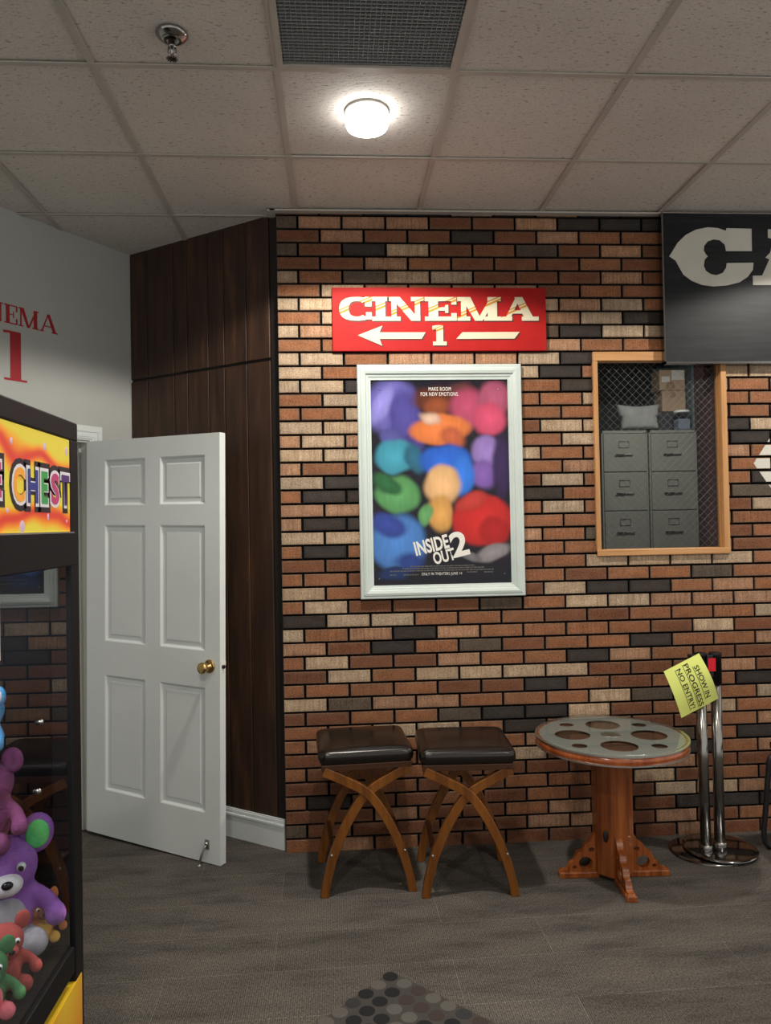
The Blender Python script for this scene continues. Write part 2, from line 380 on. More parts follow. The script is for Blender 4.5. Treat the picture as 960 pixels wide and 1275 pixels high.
# left white wall with the doorway ---------------------------------
D0, D1, DH = .285, 1.18, 2.055
b = NB()
bx(b, -.02, D0, 0, .13, 0, H+.02, T=TW); bx(b, D1, 4.2, 0, .13, 0, H+.02, T=TW); bx(b, D0, D1, 0, .13, DH, H+.02, T=TW)
struct('wall_left', b, 'wallpaint', 'off-white painted wall with red lettering', 'wall')
b = NB()
bx(b, D0-.001, D0+.012, -.002, .135, 0, DH, T=TW); bx(b, D1-.012, D1, -.002, .135, 0, DH, T=TW); bx(b, D0, D1, -.002, .135, DH-.012, DH, T=TW)
bx(b, D0+.012, D0+.024, .05, .085, 0, DH-.012, T=TW)
struct('trim_3', b, 'jamb', 'grey-white door jamb lining the doorway', 'door jamb')
b = NB()
for q in ((0, .078, .010), (.006, .070, .016), (.018, .034, .020), (.046, .060, .019)):
    bx(b, D0-.078+q[0], D0-.078+q[1], -q[2], 0, 0, DH+.078-q[0], T=TW)
    bx(b, D1+.078-q[1], D1+.078-q[0], -q[2], 0, 0, DH+.078-q[0], T=TW)
    bx(b, D0-.078+q[0], D1+.078-q[0], -q[2]-.0004, 0, DH+.078-q[1], DH+.078-q[0], T=TW)
struct('trim_4', b, 'white', 'white moulded casing around the doorway', 'door casing')
b = NB(); bx(b, -.02, D0-.08, -.012, 0, 0, .12, T=TW); bx(b, D1+.08, 4.2, -.012, 0, 0, .12, T=TW)
struct('baseboard_left', b, 'white', 'white baseboard along the white wall', 'baseboard')
# room beyond the doorway
b = NB(); bx(b, -.6, 2.2, 1.6, 1.7, 0, 2.6, T=TW); bx(b, -.6, -.5, .13, 1.6, 0, 2.6, T=TW); bx(b, -.6, 2.2, .13, 1.7, 2.6, 2.65, T=TW)
struct('wall_passage', b, 'wallpaint', 'plain wall of the passage behind the doorway', 'wall')

# wood panelled wall ------------------------------------------------
PL = 1.05; SEAM = 2.415
grooves = [0, .134, .337, .438, .588, .699, .849, 1.0]
b = NB()
for z0, z1 in ((0, SEAM-.007), (SEAM+.007, H+.02)):
    for a, c in zip(grooves, grooves[1:]):
        rbx(b, a+.0025, c-.0025, 0, .02, z0, z1, .002, 0, TP, 1)
bx(b, -.02, PL+.03, .012, .10, 0, H+.02, 1, TP)
bx(b, 1.004, PL+.004, .004, .04, 0, H+.02, 1, TP)
struct('wall_alcove', b, ['panel', 'paneldark'], 'dark brown vertical wood panelling with a horizontal seam', 'wall')
b = NB(); bx(b, 0, PL, -.012, 0, 0, .115, T=TP); bx(b, 0, PL, -.017, 0, .112, .125, T=TP); bx(b, 0, PL, -.010, 0, .125, .142, T=TP); bx(b, 0, PL, -.006, 0, .142, .150, T=TP)
struct('baseboard_alcove', b, 'white', 'white moulded baseboard under the dark panelling', 'baseboard', bevel=.002)

# six-panel door, swung open ----------------------------------------
hinge = C + uw*.292 + nw*.006
dd = Vector((.855, -.519)).normalized(); dn = Vector((dd.y, -dd.x)); dn = dn if dn.dot(Vector((0,-1))) > 0 else -dn
door = thing('door_1', 'white six-panel door standing open beside the dark panelling', 'door', (hinge.x, hinge.y, 0), 0, kind='structure')
DWd, DHt, DT = .885, 2.025, .040
# local frame: x along leaf, y away from camera, z up; sagging by one degree
TD = Matrix(((dd.x, -dn.x, 0, 0), (dd.y, -dn.y, 0, 0), (0,0,1,.018), (0,0,0,1)))
TD = Matrix.Translation((hinge.x, hinge.y, 0)) @ Matrix.Translation((nw.x*.0, 0, 0)) @ TD @ Matrix.Rotation(math.radians(.95), 4, 'Y')
F0 = -DT   # camera-side face
cols_ = ((.132, .412), (.510, .795)); rws = ((.232, .822), (.995, 1.590), (1.690, 1.925))
xsd = [0, .132, .412, .510, .795, DWd]; zsd = [0, .232, .822, .995, 1.590, 1.690, 1.925, DHt]
b = NB()
def pan(i, j): return i in (1, 3) and j in (1, 3, 5)
for i in range(5):
    for j in range(7):
        if not pan(i, j): bx(b, xsd[i], xsd[i+1], F0, 0, zsd[j], zsd[j+1], T=TD)
bmesh.ops.remove_doubles(b, verts=b.verts[:], dist=1e-5)
for side in (F0, 0):
    s = 1 if side == F0 else -1
    for (a, c) in cols_:
        for (z0, z1) in rws:
            prof = [(0, 0), (.004, .002), (.011, .009), (.015, .010), (.030, .010), (.037, .0072), (.039, .0068)]
            rings = []
            for ins, dp in prof:
                y = side + s*dp
                rings.append([b.verts.new(TD @ Vector(q)) for q in ((a+ins, y, z0+ins), (c-ins, y, z0+ins), (c-ins, y, z1-ins), (a+ins, y, z1-ins))])
            for A_, B_ in zip(rings, rings[1:]):
                for k in range(4): b.faces.new((A_[k], A_[(k+1)%4], B_[(k+1)%4], B_[k]))
            b.faces.new(rings[-1])
obj('door_leaf', b, 'white', door)
b = NB()
kz, kx = .925, DWd-.062
TK = TD @ Matrix.Translation((kx, F0, kz)) @ Matrix.Rotation(PI/2, 4, 'X')
lathe(b, [(.032,0),(.032,.004),(.027,.009),(.013,.012),(.011,.030),(.014,.034),(.024,.040),(.027,.048),(.026,.058),(.020,.064),(.013,.062),(.010,.063),(0.001,.063)], T=TK)
TK2 = TD @ Matrix.Translation((kx, 0, kz)) @ Matrix.Rotation(-PI/2, 4, 'X')
lathe(b, [(.032,0),(.032,.004),(.027,.009),(.013,.012),(.011,.030),(.024,.040),(.027,.048),(.026,.058),(.013,.062),(0.001,.063)], T=TK2)
tag(obj('door_knob', b, 'brass', door), 'shiny brass door knob')
b = NB(); bx(b, DWd-.001, DWd+.0012, F0+.007, -.007, kz-.029, kz+.029, 0, TD); lathe(b, [(.009,0),(.009,.009),(.002,.009)], n=14, mi=1, T=TD @ Matrix.Translation((DWd, F0/2, kz)) @ Matrix.Rotation(PI/2, 4, 'Y'))
obj('latch_plate', b, ['trimwhite', 'black'], door)
for z in (.25, 1.05, 1.80):
    b = NB(); lathe(b, [(.006,0),(.006,.09)], n=12, T=TD @ Matrix.Translation((-.004, .004, z))); obj('hinge', b, 'brass', door)
b = NB()
TS = TD @ Matrix.Translation((DWd-.075, F0, .085))
rbx(b, -.012, .012, -.008, 0, -.020, .026, .003, T=TS)
q = [TS @ Vector(v) for v in ((.0, -.010, .006), (-.006, -.020, -.010), (-.014, -.030, -.045), (-.020, -.036, -.080))]
tube(b, q, .0055); 
e = TS @ Vector((-.020, -.037, -.088)); sph(b, e, (.011, .011, .008), n=12); sph(b, TS @ Vector((0,-.010,.008)), .009, n=12)
tag(obj('kickdown_door_stop', b, 'steel', door), 'chrome kick-down door stop near the bottom corner')

# wall window into the storage room ---------------------------------
win = thing('window_1', 'interior window with orange pine frame in the brick wall', 'window', (1.64, .05, 1.41), kind='structure')
b = NB()
ox0, ox1, oz0, oz1 = 1.296, 1.984, 1.408, 2.428
rbx(b, ox0, WX0+.001, -.014, .012, oz0, oz1-.045, .003); rbx(b, WX1-.004, ox1, -.014, .012, oz0, oz1-.045, .003)
bx(b, WX0-.004, WX0+.001, .012, .035, WZ0, WZ1); bx(b, WX1-.012, WX1, .012, .035, WZ0, WZ1)
obj('window_frame', b, 'pine', win)
b = NB(); bx(b, WX1-.002, WX1, .035, .165, WZ0, WZ1); obj('window_reveal', b, 'maroon', win)
b = NB()
rbx(b, ox0, ox1, -.016, .010, oz1-.046, oz1, .003); rbx(b, ox0, ox1, -.018, .012, oz0-.004, WZ0+.010, .003)
bx(b, WX0, WX1, .010, .035, WZ1-.012, WZ1); bx(b, WX0, WX1, .010, .035, WZ0, WZ0+.012)
obj('window_rail', b, 'pinex', win)
GY_ = .020
b = NB(); bx(b, WX0+.001, WX1-.012, GY_, GY_+.005, WZ0+.012, WZ1-.012); obj('window_pane', b, 'glass', win)
# diamond wire mesh bedded behind the pane
b = NB(); gx0, gx1, gz0, gz1 = WX0+.013, WX1-.013, WZ0+.013, WZ1-.013; pitch_ = .040; wr = .00045
for sgn in (1, -1):
    k = -60
    while k < 60:
        c0 = k*pitch_; k += 1
        pts = []
        for x in (gx0, gx1):
            z = gz0 + sgn*(x-gx0)*1.0 + c0
            pts.append((x, z))
        (xa, za), (xb, zb) = pts
        # clip to z-range
        def clipz(xa, za, xb, zb):
            t0, t1 = 0, 1; dz = zb-za
            for lim, sg in ((gz0, 1), (gz1, -1)):
                if dz == 0: continue
                t = (lim-za)/dz
                if (dz > 0) == (sg > 0): t0 = max(t0, t)
                else: t1 = min(t1, t)
            return t0, t1
        t0, t1 = clipz(xa, za, xb, zb)
        if t1-t0 < .01: continue
        A_ = Vector((xa+(xb-xa)*t0, GY_+.0085, za+(zb-za)*t0)); B_ = Vector((xa+(xb-xa)*t1, GY_+.0085, za+(zb-za)*t1))
        tube(b, [A_, B_], wr, n=4)
obj('wire_mesh', b, 'wire', win)

# storage room behind the window (its floor stands about a metre higher)
SF = .99
b = NB(); bx(b, .7, 3.2, .165, 3.4, SF-.06, SF)
struct('floor_storage', b, 'cardfloor', 'raised floor of the storage room behind the window', 'floor')
b = NB(); bx(b, .7, 3.2, 3.3, 3.4, SF, H); bx(b, .7, .8, .165, 3.3, SF, H); bx(b, .7, 3.2, .165, 3.4, H+.0, H+.03)
struct('wall_storage', b, 'storage', 'dark blue-grey walls of the storage room', 'wall')
b = NB(); bx(b, 3.02, 3.12, .165, 3.3, SF, H)
struct('wall_storage_right', b, 'maroon', 'dark maroon side wall of the storage room', 'wall')
b = NB(); rbx(b, 3.0, 3.018, 2.42, 3.25, SF, H-.05, .004)
tag(obj('wall_board', b, 'storagepanel'), 'tall grey-blue board against the side wall by the stacked cartons', 'board')

def cabinet(x0, x1, label):
    t = thing('filing_cabinet', label, 'filing cabinet', ((x0+x1)/2, 2.62, SF), group='grey filing cabinets behind the window')
    y0, y1, zt = 2.30, 2.95, 2.313
    b = NB(); rbx(b, x0, x1, y0+.018, y1, SF, zt, .004); bx(b, x0, x0+.012, y0+.002, y0+.02, SF, zt); bx(b, x1-.012, x1, y0+.002, y0+.02, SF, zt); bx(b, x0, x1, y0+.002, y0+.02, zt-.022, zt)
    obj('body', b, 'cabinet', t)
    h = (zt-.024-SF-.03)/4; w0, w1 = x0+.015, x1-.015; c = (w0+w1)/2
    for k in range(4):
        z0 = SF+.03+k*h
        b = NB(); rbx(b, w0, w1, y0-.006, y0+.018, z0+.004, z0+h-.004, .004)
        d = obj('drawer', b, 'cabinet', t)
        b = NB()
        lh = .048; lx, lz = c-.01, z0+h-.115
        for q in ((lx-.045, lx-.040, lz, lz+lh), (lx+.040, lx+.045, lz, lz+lh), (lx-.045, lx+.045, lz-.004, lz+.001), (lx-.045, lx+.045, lz+lh-.001, lz+lh+.003)): bx(b, q[0], q[1], y0-.010, y0-.006, q[2], q[3])
        obj('label_holder', b, 'steel', d)
        b = NB(); rbx(b, c-.085, c+.065, y0-.018, y0-.010, z0+h-.182, z0+h-.171, .002); bx(b, c-.08, c-.065, y0-.012, y0-.006, z0+h-.181, z0+h-.173); bx(b, c+.045, c+.06, y0-.012, y0-.006, z0+h-.183, z0+h-.172)
        bx(b, c-.085, c-.01, y0-.0195, y0-.0175, z0+h-.182, z0+h-.171, 1)
        obj('handle', b, ['steel', 'black'], d)
cabinet(2.168, 2.553, 'grey metal filing cabinet seen behind the window, left one under the pillow')
cabinet(2.566, 2.968, 'grey metal filing cabinet seen behind the window, right one under the jar')
# pillow
b = NB(); n = 16; V = {}
for s in (1, -1):
    for i in range(n+1):
        for j in range(n+1):
            u, v = i/n*2-1, j/n*2-1
            if s == -1 and (abs(u) == 1 or abs(v) == 1): V[s, i, j] = V[1, i, j]; continue
            th = .055*((1-u*u)*(1-v*v))**.45
            w = 1-.10*(1-abs(u))*abs(v)**2 ; pin = 1-.09*(1-u*u)*(1 if abs(v) > .3 else abs(v)/.3)
            V[s, i, j] = b.verts.new((2.530+u*.190*(1-.10*(1-v*v))*(1 if v > 0 else .9), 2.385+s*th+.02*(v+1), 2.318+.112+v*.108*pin + .01*abs(u)))
for s in (1, -1):
    for i in range(n):
        for j in range(n):
            f = b.faces.new((V[s,i,j], V[s,i+1,j], V[s,i+1,j+1], V[s,i,j+1])); f.smooth = True
tag(obj('pillow', b, 'pillow'), 'grey square pillow propped on top of the filing cabinets', 'pillow')
# dark chest carrying the cartons
b = NB(); rbx(b, 2.73, 2.975, 2.46, 2.90, 2.314, 2.486, .02)
tag(obj('storage_chest', b, 'darkcloth'), 'dark grey soft box under the two stacked cartons', 'box')
def carton(x0, x1, z0, z1, y0, label, big):
    t = thing('carton', label, 'box', ((x0+x1)/2, y0+.12, z0), group='cardboard cartons stacked behind the window')
    b = NB(); rbx(b, x0, x1, y0, y0+.16, z0, z1, .004); obj('box', b, 'carton', t)
    if big:
        b = NB(); bx(b, x1-.115, x1-.008, y0-.001, y0+.001, z1-.085, z1-.004); bx(b, x0+.02, x0+.09, y0-.001, y0+.001, z1-.105, z1-.055); obj('shipping_label', b, 'label', t)
        b = NB(); bx(b, x0+.06, x0+.13, y0-.001, y0+.001, z0+.01, z0+.07); obj('packing_tape', b, 'tape', t)
    else:
        b = NB(); lathe(b, [(.026,0),(.026,.001)], n=20, T=Matrix.Translation(((x0+x1)/2-.01, y0, z1-.035)) @ Matrix.Rotation(PI/2, 4, 'X')); obj('packing_tape', b, 'tape', t)
carton(2.752, 2.956, 2.488, 2.664, 2.45, 'brown cardboard carton with a round tape mark, lower of two behind the window', False)
carton(2.730, 2.953, 2.666, 2.838, 2.445, 'brown cardboard carton with white shipping labels, upper of two behind the window', True)
t = thing('plastic_jar', 'clear plastic jar with a white lid on the right filing cabinet', 'jar', (2.885, 2.38, 2.313))
b = NB(); rbx(b, 2.822, 2.948, 2.32, 2.44, 2.314, 2.462, .012); obj('container', b, 'jar', t)
b = NB(); rbx(b, 2.835, 2.935, 2.33, 2.43, 2.318, 2.41, .01); obj('contents', b, 'plastic', t)
b = NB(); lathe(b, [(.060,0),(.064,.003),(.064,.015),(.058,.02)], c=(2.885, 2.38, 2.463), n=32); obj('lid', b, 'lid', t)
sl = bpy.data.lights.new('added_storage_light', 'AREA'); sl.energy = 19; sl.size = .5; sl.color = (1, .96, .88)  # area lamp and panel added out of view to light the filing cabinets
so = bpy.data.objects.new('added_storage_light', sl); COL.objects.link(so); so.location = (2.35, 1.2, H-.03)
t = thing('added_panel_light', 'flat ceiling light panel added out of view in the storage room', 'light', (2.35, 1.2, H-.02))
b = NB(); rbx(b, 2.05, 2.65, .9, 1.5, H-.022, H-.001, .004); obj('housing', b, 'trimwhite', t)

# ------------------------------------------------------------------ ceiling fittings
t = thing('air_return_grille', 'square egg-crate air grille set in the ceiling', 'vent', ((vx0+vx1)/2, (vy0+vy1)/2, H))
b = NB()
for k in range(1, 36):
    x = vx0+.014+(T_-.028)*k/36; bx(b, x-.0006, x+.0006, vy0+.014, vy1-.014, H+.001, H+.013)
    y = vy0+.014+(T_-.028)*k/36; bx(b, vx0+.014, vx1-.014, y-.0006, y+.0006, H+.001, H+.0125)
tag(obj('egg_crate', b, 'vent', t), None, None)
b = NB()
for q in ((vx0+.002, vx1-.002, vy0+.002, vy0+.022), (vx0+.002, vx1-.002, vy1-.022, vy1-.002), (vx0+.002, vx0+.022, vy0+.022, vy1-.022), (vx1-.022, vx1-.002, vy0+.022, vy1-.022)): bx(b, q[0], q[1], q[2], q[3], H-.006, H+.014)
obj('grille_frame', b, 'grid', t)
b = NB(); bx(b, vx0, vx1, vy0, vy1, H+.15, H+.16)
for q in ((vx0, vx1, vy0-.002, vy0), (vx0, vx1, vy1, vy1+.002), (vx0-.002, vx0, vy0, vy1), (vx1, vx1+.002, vy0, vy1)): bx(b, q[0], q[1], q[2], q[3], H+.02, H+.16)
obj('plenum', b, 'ventdark', t)

t = thing('fire_sprinkler', 'chrome pendant fire sprinkler in the ceiling', 'sprinkler', (-.488, -1.323, H))
c = (-.488, -1.323, H)
b = NB(); lathe(b, [(.048,.001),(.050,-.003),(.044,-.012),(.030,-.020),(.014,-.022),(.013,-.020)], c=c, n=32); obj('escutcheon', b, 'chrome', t)
b = NB(); lathe(b, [(.010,-.018),(.010,-.035),(.013,-.037),(.013,-.044),(.007,-.046),(.003,-.072),(.003,-.078)], c=c, n=14)
for s in (-1, 1): tube(b, [(c[0]+s*.010, c[1], c[2]-.040), (c[0]+s*.013, c[1], c[2]-.058), (c[0]+s*.004, c[1], c[2]-.076)], .002, n=8)
obj('sprinkler_body', b, 'chromedark', t)
b = NB()
lathe(b, [(.010,0),(.010,-.0015)], c=(c[0], c[1], c[2]-.079), n=16)
for k in range(12):
    a = 2*PI*k/12; Tm = Matrix.Translation((c[0], c[1], c[2]-.0805)) @ Matrix.Rotation(a, 4, 'Z'); bx(b, .008, .018, -.002, .002, 0, .0015, T=Tm)
obj('deflector', b, 'chromedark', t)

def downlight(xy, power, label):
    t = thing('ceiling_lamp', label, 'ceiling light', (xy[0], xy[1], H), group='round flood lamps in the ceiling')
    c = (xy[0], xy[1], H)
    b = NB(); lathe(b, [(.050,.004),(.082,.001),(.083,-.003),(.078,-.005),(.056,-.006),(.050,.0)], c=c, n=40, cap=False); obj('trim_ring', b, 'trimwhite', t)
    b = NB(); lathe(b, [(.001,.02),(.040,.02),(.044,.0),(.047,-.014),(.056,-.028),(.072,-.040),(.079,-.049),(.076,-.058),(.060,-.066),(.035,-.071),(.001,-.073)], c=c, n=40); obj('flood_bulb', b, 'bulb', t)
    l = bpy.data.lights.new('lamp_light', 'SPOT'); l.energy = power; l.spot_size = SPOT_ANGLE; l.spot_blend = SPOT_BLEND; l.color = LAMP_COL; l.shadow_soft_size = .05
    lo = bpy.data.objects.new('lamp_light', l); COL.objects.link(lo); lo.parent = t; lo.location = (0, 0, -.08)
LL = ['glowing round flood lamp in the tile beside the egg-crate grille', 'round flood lamp out over the ticket sign', 'round flood lamp above the carpet behind the viewer right', 'round flood lamp added behind the viewer left to brighten the door and white wall', 'round flood lamp far behind the viewer']
for (xy, pw), lb in zip(LAMPS, LL): downlight(xy, pw, lb)

# ------------------------------------------------------------------ lettering
def glyph(ch, w, tk, tn, sv, sl):
    """convex pieces of a slab/roman letter in a w x 1 box: tk thick stroke, tn thin stroke, sv serif height, sl serif overhang"""
    R_ = lambda x0, x1, y0, y1: [(x0, y0), (x1, y0), (x1, y1), (x0, y1)]
    Q = lambda a, b, wa: [(a[0]-wa/2, a[1]), (a[0]+wa/2, a[1]), (b[0]+wa/2, b[1]), (b[0]-wa/2, b[1])]
    g = []
    if ch == 'I': c = w/2; g = [R_(c-tk/2, c+tk/2, 0, 1), R_(0, w, 0, sv), R_(0, w, 1-sv, 1)]
    if ch == '1':
        c = w/2+.02; g = [R_(c-tk/2, c+tk/2, 0, 1), R_(c-tk/2-sl, c+tk/2+sl, 0, sv), [(c-tk/2, 1), (c-tk/2-sl*1.1, 1-sv*.2), (c-tk/2-sl*1.1, 1-sv*1.3), (c-tk/2, 1-sv)]]
    if ch == 'E': g = [R_(sl, sl+tk, 0, 1), R_(0, w, 0, sv), R_(0, w, 1-sv, 1), R_(sl+tk, w*.74, .5-sv*.4, .5+sv*.4), R_(w-tn, w, 0, .32), R_(w-tn, w, .68, 1), R_(w*.74-tn*.6, w*.74, .33, .67)]
    if ch == 'N': g = [R_(sl, sl+tn, 0, 1), R_(w-sl-tn, w-sl, 0, 1), [(0, 1), (0, 1-sv), (sl+tk*.4, 1-sv), (sl+tk*.7, 1)], [(sl-.02, 1), (w-sl-tk*.95, 0), (w-sl, 0), (sl+tk*.9, 1)], R_(0, 2*sl+tn, 0, sv), R_(w-2*sl-tn, w, 1-sv, 1)]
    if ch == 'M': 
        c = w*.48; g = [R_(sl, sl+tn, 0, 1), R_(w-sl-tk, w-sl, 0, 1), [(sl, 1), (c-tk*.35, 0), (c+tk*.35, 0), (sl+tk, 1)], [(c-tn*.3, 0), (c+tn*.8, 0), (w-sl, 1), (w-sl-tn*1.2, 1)], R_(0, 2*sl+tn, 0, sv), R_(w-2*sl-tk, w, 0, sv), R_(0, sl+tk*.5, 1-sv, 1), R_(w-sl-tk*.5, w, 1-sv, 1)]
    if ch == 'A':
        a = w*.47; g = [[(sl*.8, 0), (sl*.8+tn, 0), (a+tn*.4, 1), (a-tn*.5, 1)], [(w-sl-tk, 0), (w-sl, 0), (a+tk*.42, 1), (a-tk*.42, 1)], R_(0, 1.6*sl+tn, 0, sv), R_(w-2*sl-tk, w, 0, sv), R_(w*.27, w*.66, .30, .30+sv*.8)]
    if ch == 'C':
        n = 14; cx, cy = w*.54, .5; ro = (w*.54, .5); ri = (w*.54-tk, .5-sv)
        a0, a1 = math.radians(48), math.radians(312)
        for i in range(n):
            p, q = a0+(a1-a0)*i/n, a0+(a1-a0)*(i+1)/n
            e = lambda a, r: (cx+r[0]*math.copysign(abs(math.cos(a))**.8, math.cos(a)), cy+r[1]*math.copysign(abs(math.sin(a))**.8, math.sin(a)))
            g.append([e(p, ro), e(q, ro), e(q, ri), e(p, ri)])
        g += [R_(w-tn*1.3, w, .60, 1), R_(w-tn*1.1, w, .06, .36)]
    return g
def ccw(p): return p if sum(p[i][0]*p[(i+1)%len(p)][1]-p[(i+1)%len(p)][0]*p[i][1] for i in range(len(p))) > 0 else p[::-1]
def clip(poly, clipper):
    out = ccw(poly)
    c = ccw(clipper)
    for i in range(len(c)):
        a, b_ = c[i], c[(i+1)%len(c)]; inp = out; out = []
        ins = lambda p: (b_[0]-a[0])*(p[1]-a[1])-(b_[1]-a[1])*(p[0]-a[0]) >= 0
        for k in range(len(inp)):
            p, q = inp[k-1], inp[k]
            if ins(p) != ins(q):
                d1 = (b_[0]-a[0])*(p[1]-a[1])-(b_[1]-a[1])*(p[0]-a[0]); d2 = (b_[0]-a[0])*(q[1]-a[1])-(b_[1]-a[1])*(q[0]-a[0]); t = d1/(d1-d2)
                out.append((p[0]+(q[0]-p[0])*t, p[1]+(q[1]-p[1])*t))
            if ins(q): out.append(q)
        if len(out) < 3: return []
    return out
def prism(bm, poly, T, d0, d1, mi=0):
    poly = ccw(poly)
    A_ = [bm.verts.new(T @ Vector((x, y, d0))) for x, y in poly]; B_ = [bm.verts.new(T @ Vector((x, y, d1))) for x, y in poly]
    bm.faces.new(A_[::-1]).material_index = mi; bm.faces.new(B_).material_index = mi
    for i in range(len(poly)): bm.faces.new((A_[i], A_[(i+1)%len(poly)], B_[(i+1)%len(poly)], B_[i])).material_index = mi

# red CINEMA 1 sign
sx0, sx1, sz0, sz1 = -.004, 1.060, 2.434, 2.747
sign = thing('cinema_sign', 'red CINEMA 1 sign with cream letters and left arrow on the brick wall', 'sign', (.53, -.012, sz0))
b = NB(); rbx(b, sx0, sx1, -.020, -.001, sz0, sz1, .002); obj('board', b, 'red', sign)
TSg = XZ(-.020)
lw = [('C', .030, .160), ('I', .192, .083), ('N', .268, .180), ('E', .452, .158), ('M', .614, .218), ('A', .832, .190)]
zb_, hh = 2.582, .118
def sc(g, x, z, h): return [[(x+px*h, z+py*h) for px, py in q] for q in g]
def letter(nm, polys, off=.0, stripes=None):
    b = NB(); n_ = 0
    for i_, q in enumerate(polys): prism(b, q, TSg, 0.0002, .0030+.00004*i_)
    for s_ in stripes or ():                 # gold pinstripes painted across the letter
        for q in polys:
            r_ = clip(q, s_)
            if r_: prism(b, r_, TSg, .0024, .0038+.00003*n_, 1); n_ += 1
    o = obj(nm, b, ['cream', 'gold'], sign)
    b = NB()
    for i_, q in enumerate(polys): prism(b, [(x+.006, z-.006) for x, z in q], TSg, -.0002, .0006+.00004*i_)
    obj('letter_shadow', b, 'shadowred', o)
for ch, x, w in lw:
    g = sc(glyph(ch, w/hh, .40 if ch not in 'MNA' else .40, .22, .175, .16), x, zb_, hh)
    xc = x + w*(.30 if ch in 'CIE' else .45)
    st = [[(xc-.10, 2.612+o_), (xc+.14, 2.612+.24*.42+o_), (xc+.14, 2.612+.24*.42+o_+t_), (xc-.10, 2.612+o_+t_)] for o_, t_ in ((-.020, .010), (-.003, .006))]
    letter('letter', g, stripes=st)
g = sc(glyph('1', .072/.10, .34, .2, .19, .17), .486, 2.460, .100)
letter('numeral', g, stripes=[[(.40, 2.482+o_), (.64, 2.482+.24*.42+o_), (.64, 2.482+.24*.42+o_+t_), (.40, 2.482+o_+t_)] for o_, t_ in ((.0, .009), (.016, .005))])
letter('arrow', [[(.119,2.511), (.226,2.493), (.226,2.525)], [(.119,2.511),(.241,2.558),(.226,2.524)], [(.119,2.511),(.226,2.493),(.239,2.459)], [(.224,2.493),(.434,2.493),(.454,2.525),(.224,2.525)]])
letter('bar', [[(.606,2.492),(.898,2.493),(.924,2.526),(.637,2.525)]])

# white-wall lettering
TWl = TW @ Matrix(((-1,0,0,0),(0,0,-1,0),(0,1,0,0),(0,0,0,1)))     # x runs to the corner on the wall face, z out of wall
wl = thing('wall_lettering', 'dark red CINEMA 1 lettering on the white wall at left', 'lettering', tuple(TW @ Vector((.75, -.001, 2.3))))
adv = [('C', .090), ('I', .042), ('N', .100), ('E', .068), ('M', .108), ('A', .102)]
# widths laid so that the last A ends at s = .464
x = -.464 - (sum(w for _, w in adv) + .006*5)
for ch, w in adv:
    h = .092; g = sc(glyph(ch, w/h, .21, .085, .065, .09), x, 2.582, h); x += w + .006
    b = NB()
    for i_, q in enumerate(g): prism(b, q, TWl, 0, .0012+.00004*i_)
    obj('letter', b, 'wallred', wl)
g = sc(glyph('1', .125/.24, .235, .1, .045, .13), -.765, 2.308, .24)
b = NB()
for i_, q in enumerate(g): prism(b, q, TWl, 0, .0012+.00004*i_)
obj('numeral', b, 'wallred', wl)

# black CAFE-style board, top right
board = thing('black_sign_board', 'large black board with white CA lettering at the top right', 'sign', (2.3, -.03, 2.36))
b = NB(); rbx(b, 1.655, 3.2, -.048, -.016, 2.368, 3.118, .002); obj('panel', b, 'blackboard', board)
b = NB(); bx(b, 1.648, 3.2, -.052, -.016, 2.358, 2.369); bx(b, 1.648, 1.656, -.052, -.016, 2.358, 3.118); obj('edge_strip', b, 'chromedark', board)
Cp = [(1.685,2.898),(1.704,2.926),(1.73,2.967),(1.773,3.007),(1.825,3.033),(1.888,3.046),(1.94,3.042),(1.981,3.029),(1.986,3.042),(2.115,3.04),(2.114,2.927),(1.98,2.926),(1.974,2.958),(1.948,2.981),(1.917,2.985),(1.886,2.975),(1.867,2.952),(1.864,2.927),(1.874,2.91),(1.884,2.899),(1.868,2.882),(1.862,2.851),(1.872,2.826),(1.897,2.809),(1.928,2.804),(1.96,2.816),(1.978,2.842),(1.982,2.865),(2.121,2.868),(2.117,2.832),(2.089,2.796),(2.047,2.769),(1.984,2.753),(1.911,2.747),(1.849,2.755),(1.798,2.775),(1.757,2.805),(1.733,2.846),(1.718,2.876)]
bb = filled([Cp], .002); b = NB(); merge(b, bb, 0, XZ(-.0492)); obj('letter', b, 'offwhite', board)
Ap = [(2.116,2.802),(2.116,2.755),(2.265,2.755),(2.265,2.802),(2.235,2.803),(2.248,2.84),(2.335,2.84),(2.348,2.803),(2.32,2.802),(2.32,2.755),(2.53,2.755),(2.53,2.802),(2.49,2.803),(2.40,3.038),(2.201,3.038),(2.2,2.995),(2.228,2.99),(2.210,2.92),(2.185,2.895),(2.205,2.885),(2.165,2.803)]
Ah = [(2.262,2.88),(2.322,2.88),(2.292,2.975)]
bb = filled([Ap, Ah], .002); b = NB(); merge(b, bb, 0, XZ(-.0492)); obj('letter', b, 'offwhite', board)

# painted arrow on the brick faces at the right edge
tip = [[(2.122,1.858),(2.30,2.115),(2.30,1.935),(2.62,1.935),(2.62,1.78),(2.30,1.78),(2.30,1.60)]]
pieces = [[(2.122,1.858),(2.30,2.115),(2.30,1.60)], [(2.30,1.935),(2.62,1.935),(2.62,1.78),(2.30,1.78)]]
b = NB()
for (x0, x1, z0, z1, y0) in brick_rects:
    for q in pieces:
        r_ = clip(q, [(x0+.003, z0+.003), (x1-.003, z0+.003), (x1-.003, z1-.003), (x0+.003, z1-.003)])
        if r_: prism(b, r_, XZ(0), .0012, -y0+.0022)
tag(obj('painted_arrow', b, 'offwhite'), 'white arrow painted across the bricks at the right edge', 'painted arrow')

